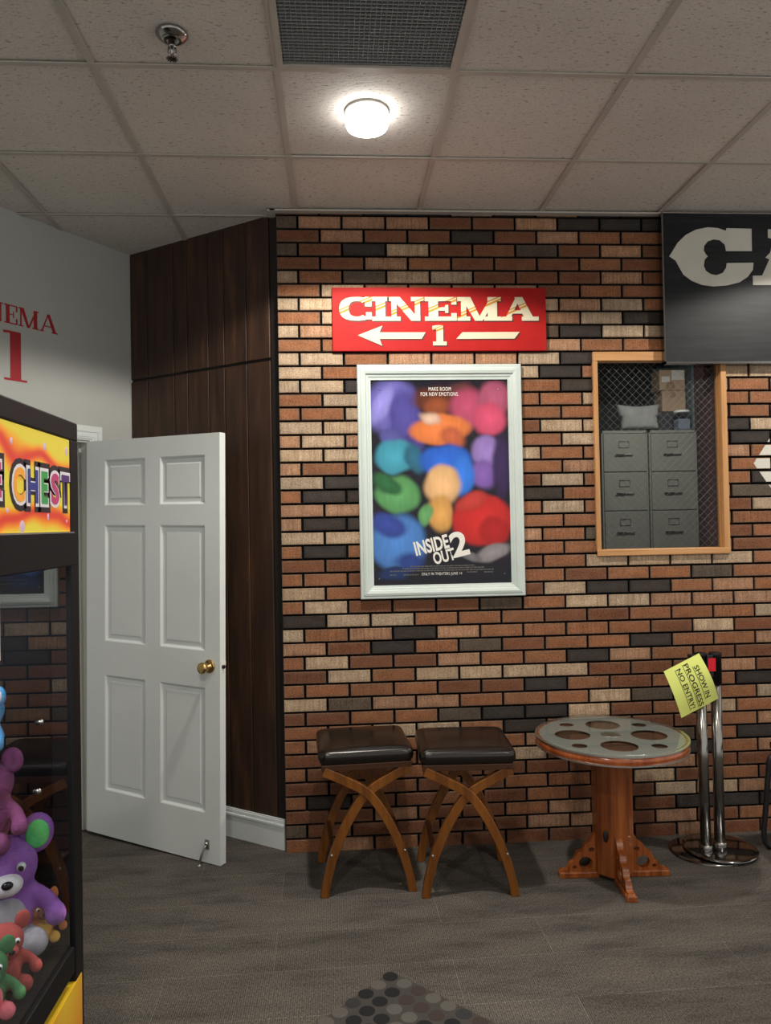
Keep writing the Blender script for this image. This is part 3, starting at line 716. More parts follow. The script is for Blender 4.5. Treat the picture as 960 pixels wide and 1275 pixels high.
# ------------------------------------------------------------------ framed poster
fx0, fx1, fz0, fz1 = .112, .926, 1.219, 2.366; ix0, ix1, iz0, iz1 = .178, .860, 1.283, 2.292
pf = thing('framed_poster', 'INSIDE OUT 2 film poster in a white moulded frame on the brick wall', 'poster', ((fx0+fx1)/2, -.015, fz0))
b = NB(); m_ = (ix0-fx0)
prof = [(0, -.002), (0, .024), (.004, .028), (.014, .028), (.017, .031), (.028, .033), (.040, .029), (.044, .022), (.052, .020), (.056, .016), (m_, .014), (m_, .004)]
rings = []
for ins, dp in prof:
    rx0, rx1 = fx0+ins, fx1-ins; k = ins/m_; rz0 = fz0+(iz0-fz0)*k; rz1 = fz1-(fz1-iz1)*k
    rings.append([b.verts.new((x, -dp, z)) for x, z in ((rx0, rz0), (rx1, rz0), (rx1, rz1), (rx0, rz1))])
for A_, B_ in zip(rings, rings[1:]):
    for k in range(4): b.faces.new((A_[k], A_[(k+1)%4], B_[(k+1)%4], B_[k]))
obj('picture_frame', b, 'frame', pf)
# print: abstract field of coloured shapes (vertex colours of the printed artwork)
NXp, NZp = 170, 250
def zo(x, y): return ((x-(88+(y-95)*.023))/722, (y-95)/1080)      # reading positions on the print
# soft coloured ovals: cx, cy, rx, ry, rot, colour, edge softness
BL = [
 (200,240,150,170,20,(.13,.12,.42),.5), (270,300,100,180,0,(.07,.06,.28),.6), (150,230,55,130,25,(.24,.22,.60),.6), (330,430,60,80,0,(.05,.04,.20),.7),
 (430,200,150,80,0,(.10,.025,.012),.8), (440,240,80,60,0,(.24,.06,.02),.7), (560,160,80,60,0,(.10,.03,.03),.8),
 (600,250,110,120,0,(.40,.06,.13),.6), (740,200,100,110,30,(.36,.08,.15),.5), (715,310,95,105,10,(.58,.07,.15),.5),
 (455,360,170,85,-5,(.70,.19,.05),.4), (400,300,70,40,20,(.60,.40,.30),.9), (520,400,90,60,30,(.45,.10,.04),.8),
 (200,400,70,60,0,(.08,.08,.30),.6), (220,500,110,100,0,(.05,.30,.42),.4), (320,510,60,90,-20,(.02,.12,.20),.6),
 (700,480,85,90,0,(.28,.18,.50),.5), (680,600,80,90,0,(.20,.10,.40),.6), (780,560,60,200,0,(.035,.015,.08),.7),
 (490,530,150,100,0,(.02,.12,.60),.45), (570,600,75,120,0,(.03,.18,.72),.5), (470,650,105,115,0,(.74,.44,.20),.45), (460,800,75,110,0,(.66,.34,.09),.5),
 (240,700,125,105,15,(.10,.32,.11),.4), (180,640,95,55,30,(.02,.12,.04),.6), (380,810,40,70,20,(.12,.34,.12),.6),
 (240,950,155,160,0,(.07,.22,.60),.4), (190,860,110,70,20,(.03,.06,.32),.6), (300,1050,90,60,0,(.02,.05,.25),.8), (220,1110,100,40,0,(.01,.03,.12),.6),
 (680,840,165,140,-8,(.58,.02,.018),.3), (620,740,100,50,-20,(.50,.04,.03),.7), (740,900,90,90,0,(.42,.012,.012),.6),
 (740,1010,100,50,-18,(.26,.24,.26),.5), (620,1030,70,28,10,(.16,.15,.17),.6),
]
BLu = []
for (x, y, rx, ry, ro, c, so) in BL:
    rx, ry, so = rx*1.08, ry*1.06, so*.7
    u, v = zo(x, y); BLu.append((u, v, rx/722, ry/722, math.radians(ro), c, so))
b = NB(); pc = b.verts.layers.float_color.new('print')
vv = {}
for i in range(NXp+1):
    for j in range(NZp+1):
        u, v = i/NXp, j/NZp
        nn = noise.noise(Vector((u*7, v*10, 3.1))); n3 = noise.noise(Vector((u*40, v*14, 8)))
        col = [.008+.008*nn, .007, .014]
        uu = u+.016*noise.noise(Vector((u*9, v*12, 1))); vw = (v+.012*noise.noise(Vector((u*9, v*12, 5))))*1080/722
        for (cu_, cv, rx, ry, ro, c, so) in BLu:
            dx, dy = uu-cu_, vw-cv*1080/722
            a_ = dx*math.cos(ro)+dy*math.sin(ro); b_ = -dx*math.sin(ro)+dy*math.cos(ro)
            d = math.sqrt((a_/rx)**2+(b_/ry)**2)
            k = min(1, max(0, (1-d)/so)); k = k*k*(3-2*k)
            if k > 0:
                s_ = (1.15-.45*d)*(1+.10*n3)
                for q in range(3): col[q] = col[q]*(1-k)+c[q]*s_*k
        vt = b.verts.new((ix0-.004+(ix1-ix0+.008)*u, -.007, iz1+.004-(iz1-iz0+.008)*v)); vt[pc] = (max(col[0],0), max(col[1],0), max(col[2],0), 1); vv[i, j] = vt
for i in range(NXp):
    for j in range(NZp): b.faces.new((vv[i,j], vv[i+1,j], vv[i+1,j+1], vv[i,j+1]))
mp_ = mat('poster_print', rough=.25, spec=.4); at_ = N(mp_, 'ShaderNodeAttribute', attribute_name='print'); LK(mp_, at_.outputs['Color'], P(mp_).inputs['Base Color'])
print_o = obj('poster_print', b, mp_, pf)
def ptext(name, s, x, y, w, h, m='offwhite', rot=0, bold=.02, sp=1, parent=print_o):
    u, v = zo(x, y); bb = text_bm(s, w=w/722*(ix1-ix0), h=h/1080*(iz1-iz0), bold=bold, spacing=sp)
    T = Matrix.Translation((ix0+(ix1-ix0)*u, -.0078, iz1-(iz1-iz0)*v)) @ Matrix.Rotation(-math.radians(rot), 4, 'Y') @ XZ(0)
    b = NB(); merge(b, bb, 0, T); return obj(name, b, m, parent)
M_['print_white'] = mat('print_white', (.78,.77,.72), .4); M_['print_grey'] = mat('print_grey', (.10,.095,.09), .5)
ptext('tagline', 'MAKE ROOM', 452, 143, 118, 20, 'print_white', bold=0, sp=1.12); ptext('tagline', 'FOR NEW EMOTIONS.', 452, 170, 200, 20, 'print_white', bold=0, sp=1.12)
ptext('title', 'INSIDE', 412, 968, 182, 76, 'print_white', rot=13, bold=.03); ptext('title', 'OUT', 478, 1028, 116, 66, 'print_white', rot=13, bold=.03); ptext('title', '2', 557, 965, 92, 134, 'print_white', rot=13, bold=.03)
ptext('release_date', 'ONLY IN THEATERS JUNE 14', 467, 1122, 212, 19, 'print_white', bold=0, sp=1.12)
b = NB()
for k, (x0, x1, y) in enumerate(((300,640,1079),(260,690,1090),(195,740,1102),(195,230,1122),(265,345,1122),(600,655,1114),(690,740,1116))):
    x = x0
    while x < x1:
        w = random.uniform(6, 22); w = min(w, x1-x); (u0, v0), (u1, _) = zo(x, y), zo(x+w, y)
        bx(b, ix0+(ix1-ix0)*u0, ix0+(ix1-ix0)*u1, -.0076, -.0074, iz1-(iz1-iz0)*v0-.0028, iz1-(iz1-iz0)*v0+.0028); x += w+3
obj('credit_lines', b, 'print_grey', print_o)
for (x, y) in ((137,143),(760,147),(140,1140),(798,1127)):
    u, v = zo(x, y); b = NB(); sph(b, (ix0+(ix1-ix0)*u, -.008, iz1-(iz1-iz0)*v), .0035, n=10); obj('mounting_pin', b, 'steel', pf)

# ------------------------------------------------------------------ stools
def rounded(bm, hx, hy, hz, r, n=10, dome=0, c=(0,0,0)):
    b = bmesh.new(); bmesh.ops.create_cube(b, size=2); bmesh.ops.subdivide_edges(b, edges=b.edges[:], cuts=n, use_grid_fill=True)
    for v in b.verts:
        p_ = Vector((v.co.x*hx, v.co.y*hy, v.co.z*hz))
        # remap so that vertices crowd the rounded rim
        q = Vector((max(-hx+r, min(hx-r, p_.x)), max(-hy+r, min(hy-r, p_.y)), max(-hz+min(r,hz), min(hz-min(r,hz), p_.z))))
        d = p_-q
        if d.length > 1e-9: d = d.normalized()*min(r, hz if abs(d.z) > 0 else r)
        p_ = q+d
        if v.co.z > 0: p_.z += dome*(1-v.co.x**2)*(1-v.co.y**2)
        v.co = p_+Vector(c)
    merge(bm, b, 0, smooth=True)
def ribbon(bm, pts, w, y0, y1, w_end=None):
    pts = [Vector((p[0], 0, p[1])) for p in pts]; Lf, Rt = [], []
    for i, p in enumerate(pts):
        d = (pts[min(i+1, len(pts)-1)]-pts[max(i-1, 0)]).normalized(); nrm = Vector((-d.z, 0, d.x)); t = i/(len(pts)-1); ww = w if w_end is None else w+(w_end-w)*t
        Lf.append(p+nrm*ww/2); Rt.append(p-nrm*ww/2)
    rows = []
    for l, r_ in zip(Lf, Rt):
        rows.append([bm.verts.new((q.x, y, q.z)) for q, y in ((l, y0), (r_, y0), (r_, y1), (l, y1))])
    for A_, B_ in zip(rows, rows[1:]):
        for k in range(4): bm.faces.new((A_[k], A_[(k+1)%4], B_[(k+1)%4], B_[k]))
    bm.faces.new(rows[0][::-1]); bm.faces.new(rows[-1])
def make_stool(label):
    t = thing('cushioned_stool', label, 'stool', (0,0,0), 0, 'black-seated stools against the brick wall')
    b = NB(); rounded(b, .207, .196, .034, .030, 14, .010, (0, 0, .589)); obj('seat_cushion', b, 'cushion', t, local=True, subs=1)
    b = NB()
    for s in (-1, 1): rbx(b, -.195, .195, s*.172-.012, s*.172+.012, .533, .560, .003); rbx(b, s*.184-.011, s*.184+.011, -.16, .16, .535, .560, .003)
    obj('seat_rail', b, 'raildark', t, local=True)
    arc = [(-.185,.532), (-.115,.500), (0,.432), (.078,.325), (.140,.195), (.175,.080), (.190,.0)]
    for y in (-.172, .172):
        for s in (1, -1):
            pts = [(s*p.x, p.y) for p in catmull([(a, c_, 0) for a, c_ in arc], 6)]
            dy = .0 if s == 1 else .003
            b = NB(); ribbon(b, pts, .040, y-.015+dy, y+.015+dy, .036); bmesh.ops.bisect_plane(b, geom=b.verts[:]+b.edges[:]+b.faces[:], plane_co=(0,0,0), plane_no=(0,0,-1), clear_outer=True)
            obj('leg', b, 'stoolwood', t, local=True, bevel=.003)
    for s in (-1, 1):
        b = NB(); rbx(b, s*.152-.010, s*.152+.010, -.158, .158, .165, .195, .004); 
        obj('stretcher', b, 'raildark', t, local=True)
    for s in (-1, 1): b = NB(); sph(b, (s*.158, -.189, .180), (.006, .003, .006), n=8); obj('screw_cap', b, 'steel', t, local=True)
    return t
def copy_tree(o, parent=None):
    c = o.copy(); COL.objects.link(c); c.parent = parent
    for ch in o.children: copy_tree(ch, c)
    return c
st1 = make_stool('black-cushioned wooden stool with crossed legs, the one nearest the white baseboard')
st2 = copy_tree(st1); st2['label'] = 'black-cushioned wooden stool with crossed legs, the one nearest the round table'
st1.location = (.101, -.268, 0); st1.rotation_euler = (0, 0, math.radians(3.5))
st2.location = (.548, -.335, 0); st2.rotation_euler = (0, 0, math.radians(-2.8))

# ------------------------------------------------------------------ film-reel table
tx, ty = 1.206, -.385
tb = thing('film_reel_table', 'small round wooden pedestal table with a film reel under glass', 'table', (tx, ty, 0))
b = NB(); lathe(b, [(.05,.586),(.325,.586),(.329,.589),(.329,.622),(.30,.622),(.30,.612),(.05,.612)], c=(tx,ty,0), n=80, smooth=False, cap=True)
for f in b.faces: f.smooth = abs(f.normal.z) < .5
obj('tabletop_rim', b, 'rimwood', tb)
b = NB(); lathe(b, [(.001,.612),(.30,.612),(.30,.6135),(.001,.6135)], c=(tx,ty,0), n=60, smooth=False); obj('table_board', b, 'darkboard', tb)
b = NB()
for z0, z1, rr in ((.583, .588, .331), (.620, .6262, .332)): lathe(b, [(rr-.012,z0),(rr,z0),(rr,z1),(rr-.012,z1),(rr-.012,z0)], c=(tx,ty,0), n=80, smooth=False, cap=False)
obj('metal_edging', b, 'alu', tb)
circ = lambda cx, cy, r, n=40: [(cx+r*math.cos(2*PI*i/n), cy+r*math.sin(2*PI*i/n)) for i in range(n)]
loops = [circ(0, 0, .312, 80)]; a0 = math.radians(-8)
for k in range(4):
    a = a0+k*PI/2; loops.append(circ(.168*math.cos(a), .168*math.sin(a), .078))
    a = a0+PI/4+k*PI/2; loops.append(circ(.236*math.cos(a), .236*math.sin(a), .033, 24))
loops.append(circ(0, 0, .012, 16))
b = NB(); merge(b, filled(loops, .002), 0, Matrix.Translation((tx, ty, .6225)))
obj('film_reel', b, 'reel', tb)
b = NB(); lathe(b, [(.042,.6235),(.042,.6248),(.034,.6252),(.030,.6248),(.012,.6252),(.001,.6252)], c=(tx,ty,0), n=32); obj('reel_hub', b, 'alu', tb)
b = NB(); lathe(b, [(.001,.6262),(.322,.6262),(.325,.6275),(.325,.6315),(.322,.6325),(.001,.6325)], c=(tx,ty,0), n=80, smooth=False); obj('glass_top', b, 'tableglass', tb)
b = NB()
for k in range(24):
    a = 2*PI*k/24+.1; b = NB(); sph(b, (tx+.312*math.cos(a), ty+.312*math.sin(a), .6245), (.0035,.0035,.0015), n=8); obj('rim_stud', b, 'alu', tb)
b = NB(); ap = .081
pts8 = [(ap*1.04*math.cos(PI/8+k*PI/4)*1.0/math.cos(PI/8)*.98, ap*math.sin(PI/8+k*PI/4)/math.cos(PI/8)) for k in range(8)]
prism(b, [(tx+p_[0], ty+p_[1]) for p_ in pts8], Matrix.Identity(4), .022, .588)
obj('pedestal', b, 'tablewood', tb, bevel=.006)
b = NB(); sph(b, (tx-.058, ty-.072, .205), (.012, .006, .026), n=14); tag(obj('wood_knot', b, 'knot', tb), 'black knot hole in the pedestal')
br_ = [(.070,0),(.236,0),(.243,.006),(.243,.026),(.232,.032),(.214,.034),(.206,.044),(.198,.062),(.184,.070),(.176,.074),(.172,.090),(.164,.108),(.150,.114),(.140,.118),(.136,.134),(.126,.148),(.112,.154),(.104,.160),(.096,.178),(.084,.196),(.070,.205)]
hole = [(.128+.030*math.cos(a)*(1.0), .064+.027*math.sin(a)) for a in [2*PI*i/24 for i in range(24)]]
hole2 = [(.100+.013*math.cos(a), .122+.010*math.sin(a)) for a in [2*PI*i/16 for i in range(16)]]
hole3 = [(.178+.010*math.cos(a), .046+.008*math.sin(a)) for a in [2*PI*i/12 for i in range(12)]]
for k in range(4):
    a = math.radians(-3)+k*PI/2
    T = Matrix.Translation((tx, ty, 0)) @ Matrix.Rotation(a, 4, 'Z')
    b = NB(); merge(b, filled([br_, hole, hole2, hole3], .028), 0, T @ XZ(0))
    rbx(b, .068, .246, -.022, .022, 0, .026, .004, 0, T)
    obj('foot_bracket', b, 'tablewood', tb)

# ------------------------------------------------------------------ queue posts and notice
def post(x, y, label, zb, lean):
    t = thing('queue_post', label, 'stanchion', (x, y, 0), group='chrome queue posts by the brick wall')
    b = NB(); lathe(b, [(.160,0+zb),(.168,.001+zb),(.168,.005+zb),(.150,.008+zb),(.060,.011+zb),(.034,.012+zb),(.001,.012+zb)], c=(x+.015,y+.03,0), n=64); tag(obj('round_base', b, 'chromedark', t), None)
    b = NB(); tube(b, [(x, y, .012+zb), (x+lean, y, .84)], .0245, n=28); lathe(b, [(.031,.01+zb),(.031,.045+zb),(.0265,.05+zb),(.0245,.05+zb)], c=(x,y,0), n=28); obj('pole', b, 'chrome', t)
    x += lean
    b = NB(); lathe(b, [(.0275,.80),(.0275,.93),(.029,.932),(.029,.944),(.026,.948),(.001,.948)], c=(x,y,0), n=28); hd = obj('belt_head', b, 'blackplastic', t)
    b = NB(); rbx(b, x-.052, x-.020, y-.024, y+.020, .835, .940, .004); obj('belt_slot', b, 'black', hd)
    b = NB(); bx(b, x-.048, x-.012, y-.0275, y-.0245, .865, .925); tag(obj('belt', b, 'redtape', t), 'red belt end')
post(1.712, -.225, 'chrome queue post mostly hidden by the yellow notice, left of the pair', .0, -.008)
post(1.778, -.228, 'chrome queue post with a black head and red belt, right of the pair', .0125, 0)
# notice: curved sheet, corners top / right / bottom / left as hung on the head
A0, B0, C0, D0_ = Vector((1.678, 0, .954)), Vector((1.772, 0, .738)), Vector((1.586, 0, .656)), Vector((1.501, 0, .877))
note = thing('yellow_notice', 'yellow paper notice SHOW IN PROGRESS NO ENTRY! hung on the queue posts', 'notice', (1.64, -.29, .66))
def sheet(u, v, off=0):   # u along reading direction (D/A side -> C/B side), v across from D-C edge to A-B edge
    p_ = (D0_*(1-u)+C0*u)*(1-v) + (A0*(1-u)+B0*u)*v
    y = -.272 - .022*math.sin(PI*u)*(.5+.5*v) - .012*(1-v) + .012*u*u
    return Vector((p_.x, y-off, p_.z))
b = NB(); n = 14; g = {}
for s in (0, .0006):
    for i in range(n+1):
        for j in range(n+1): g[s, i, j] = b.verts.new(sheet(i/n, j/n, s))
for i in range(n):
    for j in range(n):
        for s in (0, .0006): f = b.faces.new((g[s,i,j], g[s,i+1,j], g[s,i+1,j+1], g[s,i,j+1])); f.smooth = True
obj('paper_sheet', b, 'paper', note, recalc=True)
def note_line(s, v, h, u0, u1):
    bb = text_bm(s, w=u1-u0, h=h, bold=.012); bmesh.ops.subdivide_edges(bb, edges=[e for e in bb.edges if e.calc_length() > .06], cuts=2)
    for q in bb.verts: q.co = sheet((u0+u1)/2+q.co.x, v+q.co.y, .0015)
    um = .004
    vs = []
    m = 8
    for i in range(m+1): vs.append((bb.verts.new(sheet(u0-.01+(u1-u0+.02)*i/m, v-h*.72, .0015)), bb.verts.new(sheet(u0-.01+(u1-u0+.02)*i/m, v-h*.72+.012, .0015))))
    for p_, q in zip(vs, vs[1:]): bb.faces.new((p_[0], q[0], q[1], p_[1]))
    obj('printed_line', bb, 'ink', note)
note_line('SHOW IN', .775, .125, .17, .86); note_line('PROGRESS', .560, .125, .06, .965); note_line('NO ENTRY!', .345, .125, .085, .93)

# ------------------------------------------------------------------ chair at the right edge
ch = thing('cantilever_chair', 'black tubular-frame chair at the right edge, only its front leg in view', 'chair', (2.27, -.25, 0))
b = NB()
for y in (-.21, -.62+.12):
    pts = catmull([(2.46, y, .40), (2.20, y, .455), (2.06, y, .445), (2.035, y, .36), (2.018, y, .20), (2.005, y, .075), (2.02, y, .025), (2.07, y, .012), (2.30, y, .012), (2.48, y, .012)], 6); tube(b, pts, .013, n=12)
tube(b, [(2.48, -.21, .012), (2.48, -.50, .012)], .012)
obj('tube_frame', b, 'black', ch)
b = NB(); rounded(b, .21, .19, .025, .022, 8, .008, (2.27, -.355, .485)); obj('seat', b, 'cushion', ch)
b = NB(); rounded(b, .02, .18, .13, .018, 8, 0, (2.50, -.355, .80)); obj('backrest', b, 'cushion', ch)
for y in (-.21, -.50): b = NB(); tube(b, catmull([(2.44, y, .40), (2.50, y, .50), (2.51, y, .90)], 6), .012); obj('back_post', b, 'black', ch)

# ------------------------------------------------------------------ floor mat with dots
cx_, cy_ = .165, -1.013; dm = .72
mt = thing('dotted_mat', 'dark mat with a pattern of black and grey dots, one corner in view', 'mat', (cx_, cy_-dm*1.414/2, 0))
TM = Matrix.Translation((cx_, cy_, 0)) @ Matrix.Rotation(math.radians(-135), 4, 'Z')
b = NB(); rbx(b, 0, dm, 0, dm, .0005, .006, .0015, T=TM)
M_['matbase'] = varied('matbase', (.042,.038,.034), (.056,.050,.045), ns=120, rough=.95)
for k_, c_ in (('D', (.006,.006,.007)), ('G', (.080,.074,.066)), ('B', (.035,.024,.021)), ('K', (.022,.022,.024))): M_['dot'+k_] = varied('dot'+k_, c_, tuple(v*1.4 for v in c_), ns=180, rough=.95)
obj('mat_base', b, 'matbase', mt)
b = NB(); dots = ['D', 'GG', 'DDB', 'KDBG', 'GDGBG', 'GDDGBK', 'GBDGDDB']
sp_, rp = .0885, .0443
for r in range(10):
    for k in range(r+1):
        x = cx_-.005 + (k-r/2)*sp_; y = cy_-.033 - r*rp
        code = dots[r][k] if r < len(dots) else random.choice('DGBK')
        mi = 'DGBK'.index(code)
        lathe(b, [(.027,.0055),(.026,.0068)], c=(x, y, 0), n=20, mi=mi, smooth=False)
obj('dot_pattern', b, ['dotD', 'dotG', 'dotB', 'dotK'], mt)

# ------------------------------------------------------------------ prize crane machine
cm = thing('claw_machine', 'black prize crane machine with glass front and orange marquee at the left', 'arcade machine', (-1.0, -2.32, 0))
FX, Y1, Y0, XB = -.60, -1.89, -2.78, -1.40
b = NB()
rbx(b, FX-.05, FX, Y1-.052, Y1, .0, 1.789, .003)      # far front stile
rbx(b, FX-.05, FX, Y0, Y0+.05, .0, 1.789, .003)
rbx(b, XB, FX, Y0, Y1, 1.788, 1.832, .004)
rbx(b, FX-.05, FX+.001, Y0+.04, Y1-.012, 1.502, 1.577, .003)
rbx(b, FX-.06, FX+.001, Y0+.04, Y1-.06, .598, .655, .003)
bx(b, XB, XB+.05, Y1-.05, Y1, 0, 1.79); bx(b, XB, XB+.05, Y0, Y0+.05, 0, 1.79)
bx(b, XB, FX-.052, Y0+.002, Y1-.014, 0, .672); bx(b, XB, FX-.03, Y0+.01, Y1-.014, 1.52, 1.787)
bx(b, XB, XB+.02, Y0, Y1, .6, 1.52)
bx(b, XB, FX-.04, Y1-.012, Y1, 0, 1.79)
obj('cabinet_body', b, 'blackplastic', cm)
b = NB(); bx(b, FX-.002, FX+.002, Y0+.04, Y1-.035, 1.5765, 1.5795); obj('chrome_strip', b, 'alu', cm)
# marquee artwork
ma = mat('marquee_art', rough=.3)
v = coords(ma, (1, 1, 1.2), (.9, 0, 0)); wv = N(ma, 'ShaderNodeTexWave', Scale=2.1, Distortion=4.5, Detail=1.5); wv.inputs['Detail Scale'].default_value = 2; wv.wave_type = 'RINGS'
LK(ma, v, wv.inputs['Vector'])
cc = ramp(ma, wv.outputs['Fac'], [(.0, (.66,.05,.03)), (.14, (.80,.20,.02)), (.32, (.80,.40,.03)), (.55, (.70,.58,.05))]); LK(ma, cc, P(ma).inputs['Base Color']); LK(ma, cc, P(ma).inputs['Emission Color']); P(ma).inputs['Emission Strength'].default_value = .14
b = NB(); bx(b, FX-.028, FX-.002, Y0+.05, Y1-.026, 1.580, 1.787); mq = obj('marquee', b, ma, cm)
def YZ(x, y, z):   # text plane facing +X, reading direction +Y
    return Matrix(((0,0,1,x), (1,0,0,y), (0,1,0,z), (0,0,0,1)))
def mtext(s, y0, y1, z0, z1, col, nm='marquee_letter'):
    for k, (bo, off, c_) in enumerate(((.13, .0005, (.02,.015,.02)), (.065, .0012, (.66,.64,.66)), (.05, .0019, col))):
        key = 'ml_%.2f_%.2f_%.2f' % tuple(c_)
        if key not in M_: M_[key] = mat(key, c_, .4, emit=c_, estr=.12)
        g_ = (.012, .002, -.004)[k]
        bb = text_bm(s, w=(y1-y0)+2*g_, h=(z1-z0)+2*g_*1.1, bold=bo*.8); b = NB(); merge(b, bb, 0, YZ(FX-.002+off, (y0+y1)/2, (z0+z1)/2))
        if k == 0: par = obj(nm, b, M_[key], mq)
        else: fc = obj(nm if False else 'letter_face', b, M_[key], cm) ; fc.parent = mq
cw = [('C', -2.246, -2.187, (.80,.34,.04)), ('H', -2.180, -2.121, (.03,.04,.22)), ('E', -2.112, -2.070, (.05,.30,.08)), ('S', -2.060, -2.006, (.45,.05,.16)), ('T', -2.000, -1.944, (.08,.03,.16))]
for s, a, c_, col in cw: mtext(s, a, c_, 1.634, 1.710, col)
pw = [('E', -2.340, -2.288, (.45,.05,.16)), ('Z', -2.402, -2.352, (.05,.30,.08)), ('I', -2.428, -2.412, (.80,.34,.04)), ('R', -2.490, -2.438, (.03,.04,.22)), ('P', -2.552, -2.500, (.08,.03,.16))]
for s, a, c_, col in pw: mtext(s, a, c_, 1.640, 1.712, col)
b = NB()
for (y, z, ry, rz) in ((-2.245, 1.752, .007, .008), (-2.085, 1.758, .009, .010), (-2.07, 1.612, .006, .009), (-1.962, 1.603, .004, .005), (-2.265, 1.622, .006, .006), (-2.20, 1.592, .014, .014), (-1.96, 1.76, .010, .012)):
    sph(b, (FX-.003, y, z), (.002, ry, rz), n=12)
M_['bubble'] = mat('bubble', (.55,.40,.55), .3, emit=(.6,.45,.6), estr=.15); obj('marquee_bubble', b, 'bubble', cm).parent = mq
# lower artwork panel
la = mat('lower_art', rough=.35); v = coords(la, (1, 1, .7)); w2 = N(la, 'ShaderNodeTexWave', Scale=2.2, Distortion=2.0); LK(la, v, w2.inputs['Vector'])
cc = ramp(la, w2.outputs['Fac'], [(.15, (.12,.16,.45)), (.3, (.75,.28,.02)), (.7, (.82,.55,.03))]); LK(la, cc, P(la).inputs['Base Color'])
b = NB(); bx(b, FX-.02, FX+.0015, Y0+.02, Y1-.018, .03, .572); tag(obj('lower_panel', b, la, cm), 'orange and yellow lower front panel')
b = NB(); bx(b, FX-.012, FX-.007, Y0+.05, Y1-.050, .655, 1.502); obj('front_glass', b, 'clawglass', cm)
b = NB(); bx(b, XB+.05, FX-.05, Y0+.008, Y0+.012, .672, 1.52); obj('side_glass', b, 'clawglass', cm)
M_['decal'] = mat('decal', (.72,.70,.76), .4)
b = NB(); rbx(b, FX-.007, FX-.005, -2.42, -2.292, 1.352, 1.485, .0008); obj('white_decal', b, 'decal', cm)
b = NB()
for (y, z) in ((-2.115, 1.196), (-2.13, 1.062)): b = NB(); sph(b, (FX-.004, y, z), .006, n=12); obj('lock_stud', b, 'chrome', cm)
b = NB(); tube(b, [(-1.0, -2.3, 1.5), (-1.0, -2.3, 1.34)], .012); sph(b, (-1.0, -2.3, 1.33), .035)
for k in range(3):
    a = 2*PI*k/3; tube(b, catmull([(-1.0+.02*math.cos(a), -2.3+.02*math.sin(a), 1.33), (-1.0+.09*math.cos(a), -2.3+.09*math.sin(a), 1.27), (-1.0+.05*math.cos(a), -2.3+.05*math.sin(a), 1.19)], 6), .005)
obj('grabber_claw', b, 'chrome', cm)
# unseen strip light and area lamp added inside the machine to light the toys
b = NB(); bx(b, -1.30, -.70, Y0+.1, Y0+.13, 1.505, 1.518); M_['led'] = mat('led', (1,1,1), .4, emit=(1,.95,1), estr=6); obj('added_light_strip', b, 'led', cm)
il = bpy.data.lights.new('added_cabinet_light', 'AREA'); il.energy = 4; il.size = .4; il.color = (1, .96, 1)
io = bpy.data.objects.new('added_cabinet_light', il); COL.objects.link(io); io.parent = cm; io.location = (-.95+1.0, -2.35+2.32, 1.49)

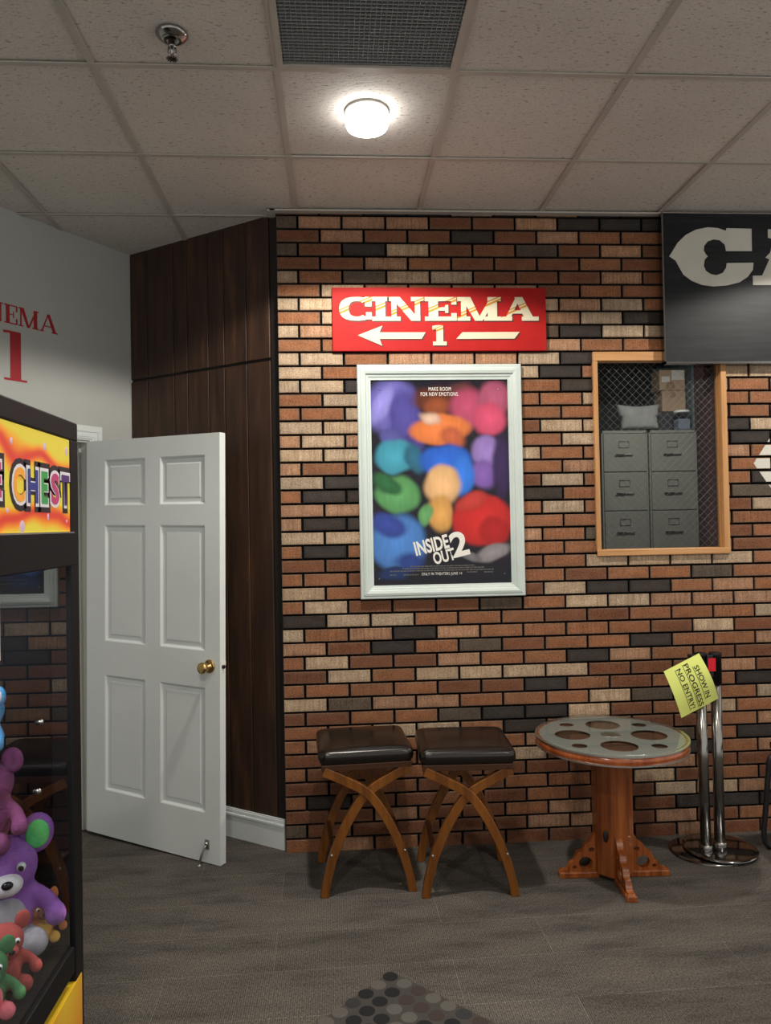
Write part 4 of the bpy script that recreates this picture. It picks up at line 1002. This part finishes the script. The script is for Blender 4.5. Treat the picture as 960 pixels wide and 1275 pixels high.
# plush prizes
def fuzz(name, c, k=1.35): return varied(name, c, tuple(min(1, v*k) for v in c), ns=60, rough=.95, bstr=.4, bs=160)
for nm, c_ in (('purple', (.27,.10,.38)), ('greyfur', (.36,.34,.36)), ('whitefur', (.66,.62,.62)), ('greenfur', (.10,.55,.16)), ('redfur', (.36,.06,.05)), ('orangefur', (.62,.20,.06)), ('bluefur', (.06,.25,.48)), ('plumfur', (.20,.05,.14)), ('dkgreen', (.05,.16,.06)), ('pinkfur', (.75,.16,.20)), ('brownfur', (.20,.08,.05)), ('yellowfur', (.75,.42,.08))): M_[nm] = fuzz(nm, c_)
M_['eyeblack'] = mat('eyeblack', (.01,.01,.01), .1); M_['eyewhite'] = mat('eyewhite', (.8,.8,.8), .2)
def plush(label, loc, rz, scale, body, belly, ear, earin=None, snout=None, tilt=0, tongue=None, ear_r=1.0, lk=.5):
    t = thing('plush_animal', label, 'plush toy', loc, rz, 'plush prizes in the crane machine')
    s = scale
    b = NB(); sph(b, (0,0,.075*s), (.062*s,.058*s,.075*s), n=18); sph(b, (0,0,.185*s), (.072*s,.066*s,.066*s), n=20)
    for q in (-1, 1):
        tube(b, catmull([(q*.045*s, 0, .13*s), (q*.085*s, -.02*s, .10*s), (q*.10*s, -.045*s, .075*s)], 4), .02*s, radii=None)
        sph(b, (q*.10*s, -.047*s, .073*s), .026*s, n=12)
    obj('body', b, body, t, local=True, remesh=.009*s)
    b = NB()
    for q in (-1, 1): tube(b, catmull([(q*.035*s, -.02*s, .035*s), (q*.05*s, -.02*s-.05*s*lk, .030*s), (q*.052*s, -.02*s-.09*s*lk, .034*s)], 4), .028*s, n=14); sph(b, (q*.052*s, -.02*s-.092*s*lk, .034*s), .032*s, n=14)
    obj('legs', b, belly, t, local=True, remesh=.009*s)
    b = NB(); sph(b, (0, -.038*s, .075*s), (.045*s,.030*s,.058*s), n=16); obj('belly', b, belly, t, local=True)
    for q in (-1, 1):
        b = NB(); sph(b, (q*.068*s, 0, .245*s), (.030*s*ear_r, .014*s, .036*s*ear_r), n=16); e = obj('ear', b, ear, t, local=True)
        if earin: b = NB(); sph(b, (q*.068*s, -.010*s, .245*s), (.021*s*ear_r, .008*s, .026*s*ear_r), n=14); obj('inner_ear', b, earin, e, local=True)
        b = NB(); sph(b, (q*.030*s, -.060*s, .200*s), .010*s, n=12); ey = obj('eye', b, 'eyewhite', t, local=True)
        b = NB(); sph(b, (q*.029*s, -.0655*s, .199*s), .0068*s, n=10); obj('pupil', b, 'eyeblack', ey, local=True)
    b = NB(); sph(b, (0, -.062*s, .168*s), (.034*s, .030*s, .024*s), n=16); sn = obj('snout', b, snout or belly, t, local=True)
    b = NB(); sph(b, (0, -.090*s, .178*s), (.012*s,.008*s,.009*s), n=12); obj('nose', b, 'eyeblack', sn, local=True)
    if tongue:
        b = NB(); sph(b, (0, -.085*s, .145*s), (.022*s,.022*s,.008*s), n=14); obj('tongue', b, tongue, t, local=True)
    t.rotation_euler = (tilt, 0, rz); return t
PLs = [
 ('purple plush bear with green inner ears, sitting against the machine glass', (-.735, -1.990, .674), math.radians(28), .98, 'purple', 'greyfur', 'purple', 'greenfur', 'whitefur', 0, None, 1.25),
 ('small red plush bear in front of the purple one', (-.672, -2.135, .674), math.radians(40), .52, 'redfur', 'redfur', 'redfur', None, 'redfur', 0, None, 1),
 ('small green plush frog with a pink tongue at the left edge of the glass', (-.668, -2.215, .674), math.radians(35), .50, 'dkgreen', 'pinkfur', 'dkgreen', None, 'dkgreen', 0, 'pinkfur', 1),
 ('small orange plush bear in the bottom corner of the glass', (-.668, -1.955, .674), math.radians(30), .40, 'orangefur', 'yellowfur', 'orangefur', None, 'brownfur', 0, None, 1),
 ('plum-coloured plush bear on top of the purple one', (-.745, -2.040, .915), math.radians(5), .75, 'plumfur', 'plumfur', 'plumfur', None, 'purple', 0, None, 1),
 ('blue and white plush bear on top of the pile', (-.745, -2.045, 1.105), math.radians(-20), .55, 'bluefur', 'whitefur', 'bluefur', 'whitefur', 'whitefur', 0, None, 1),
]
for a in PLs: plush(*a)
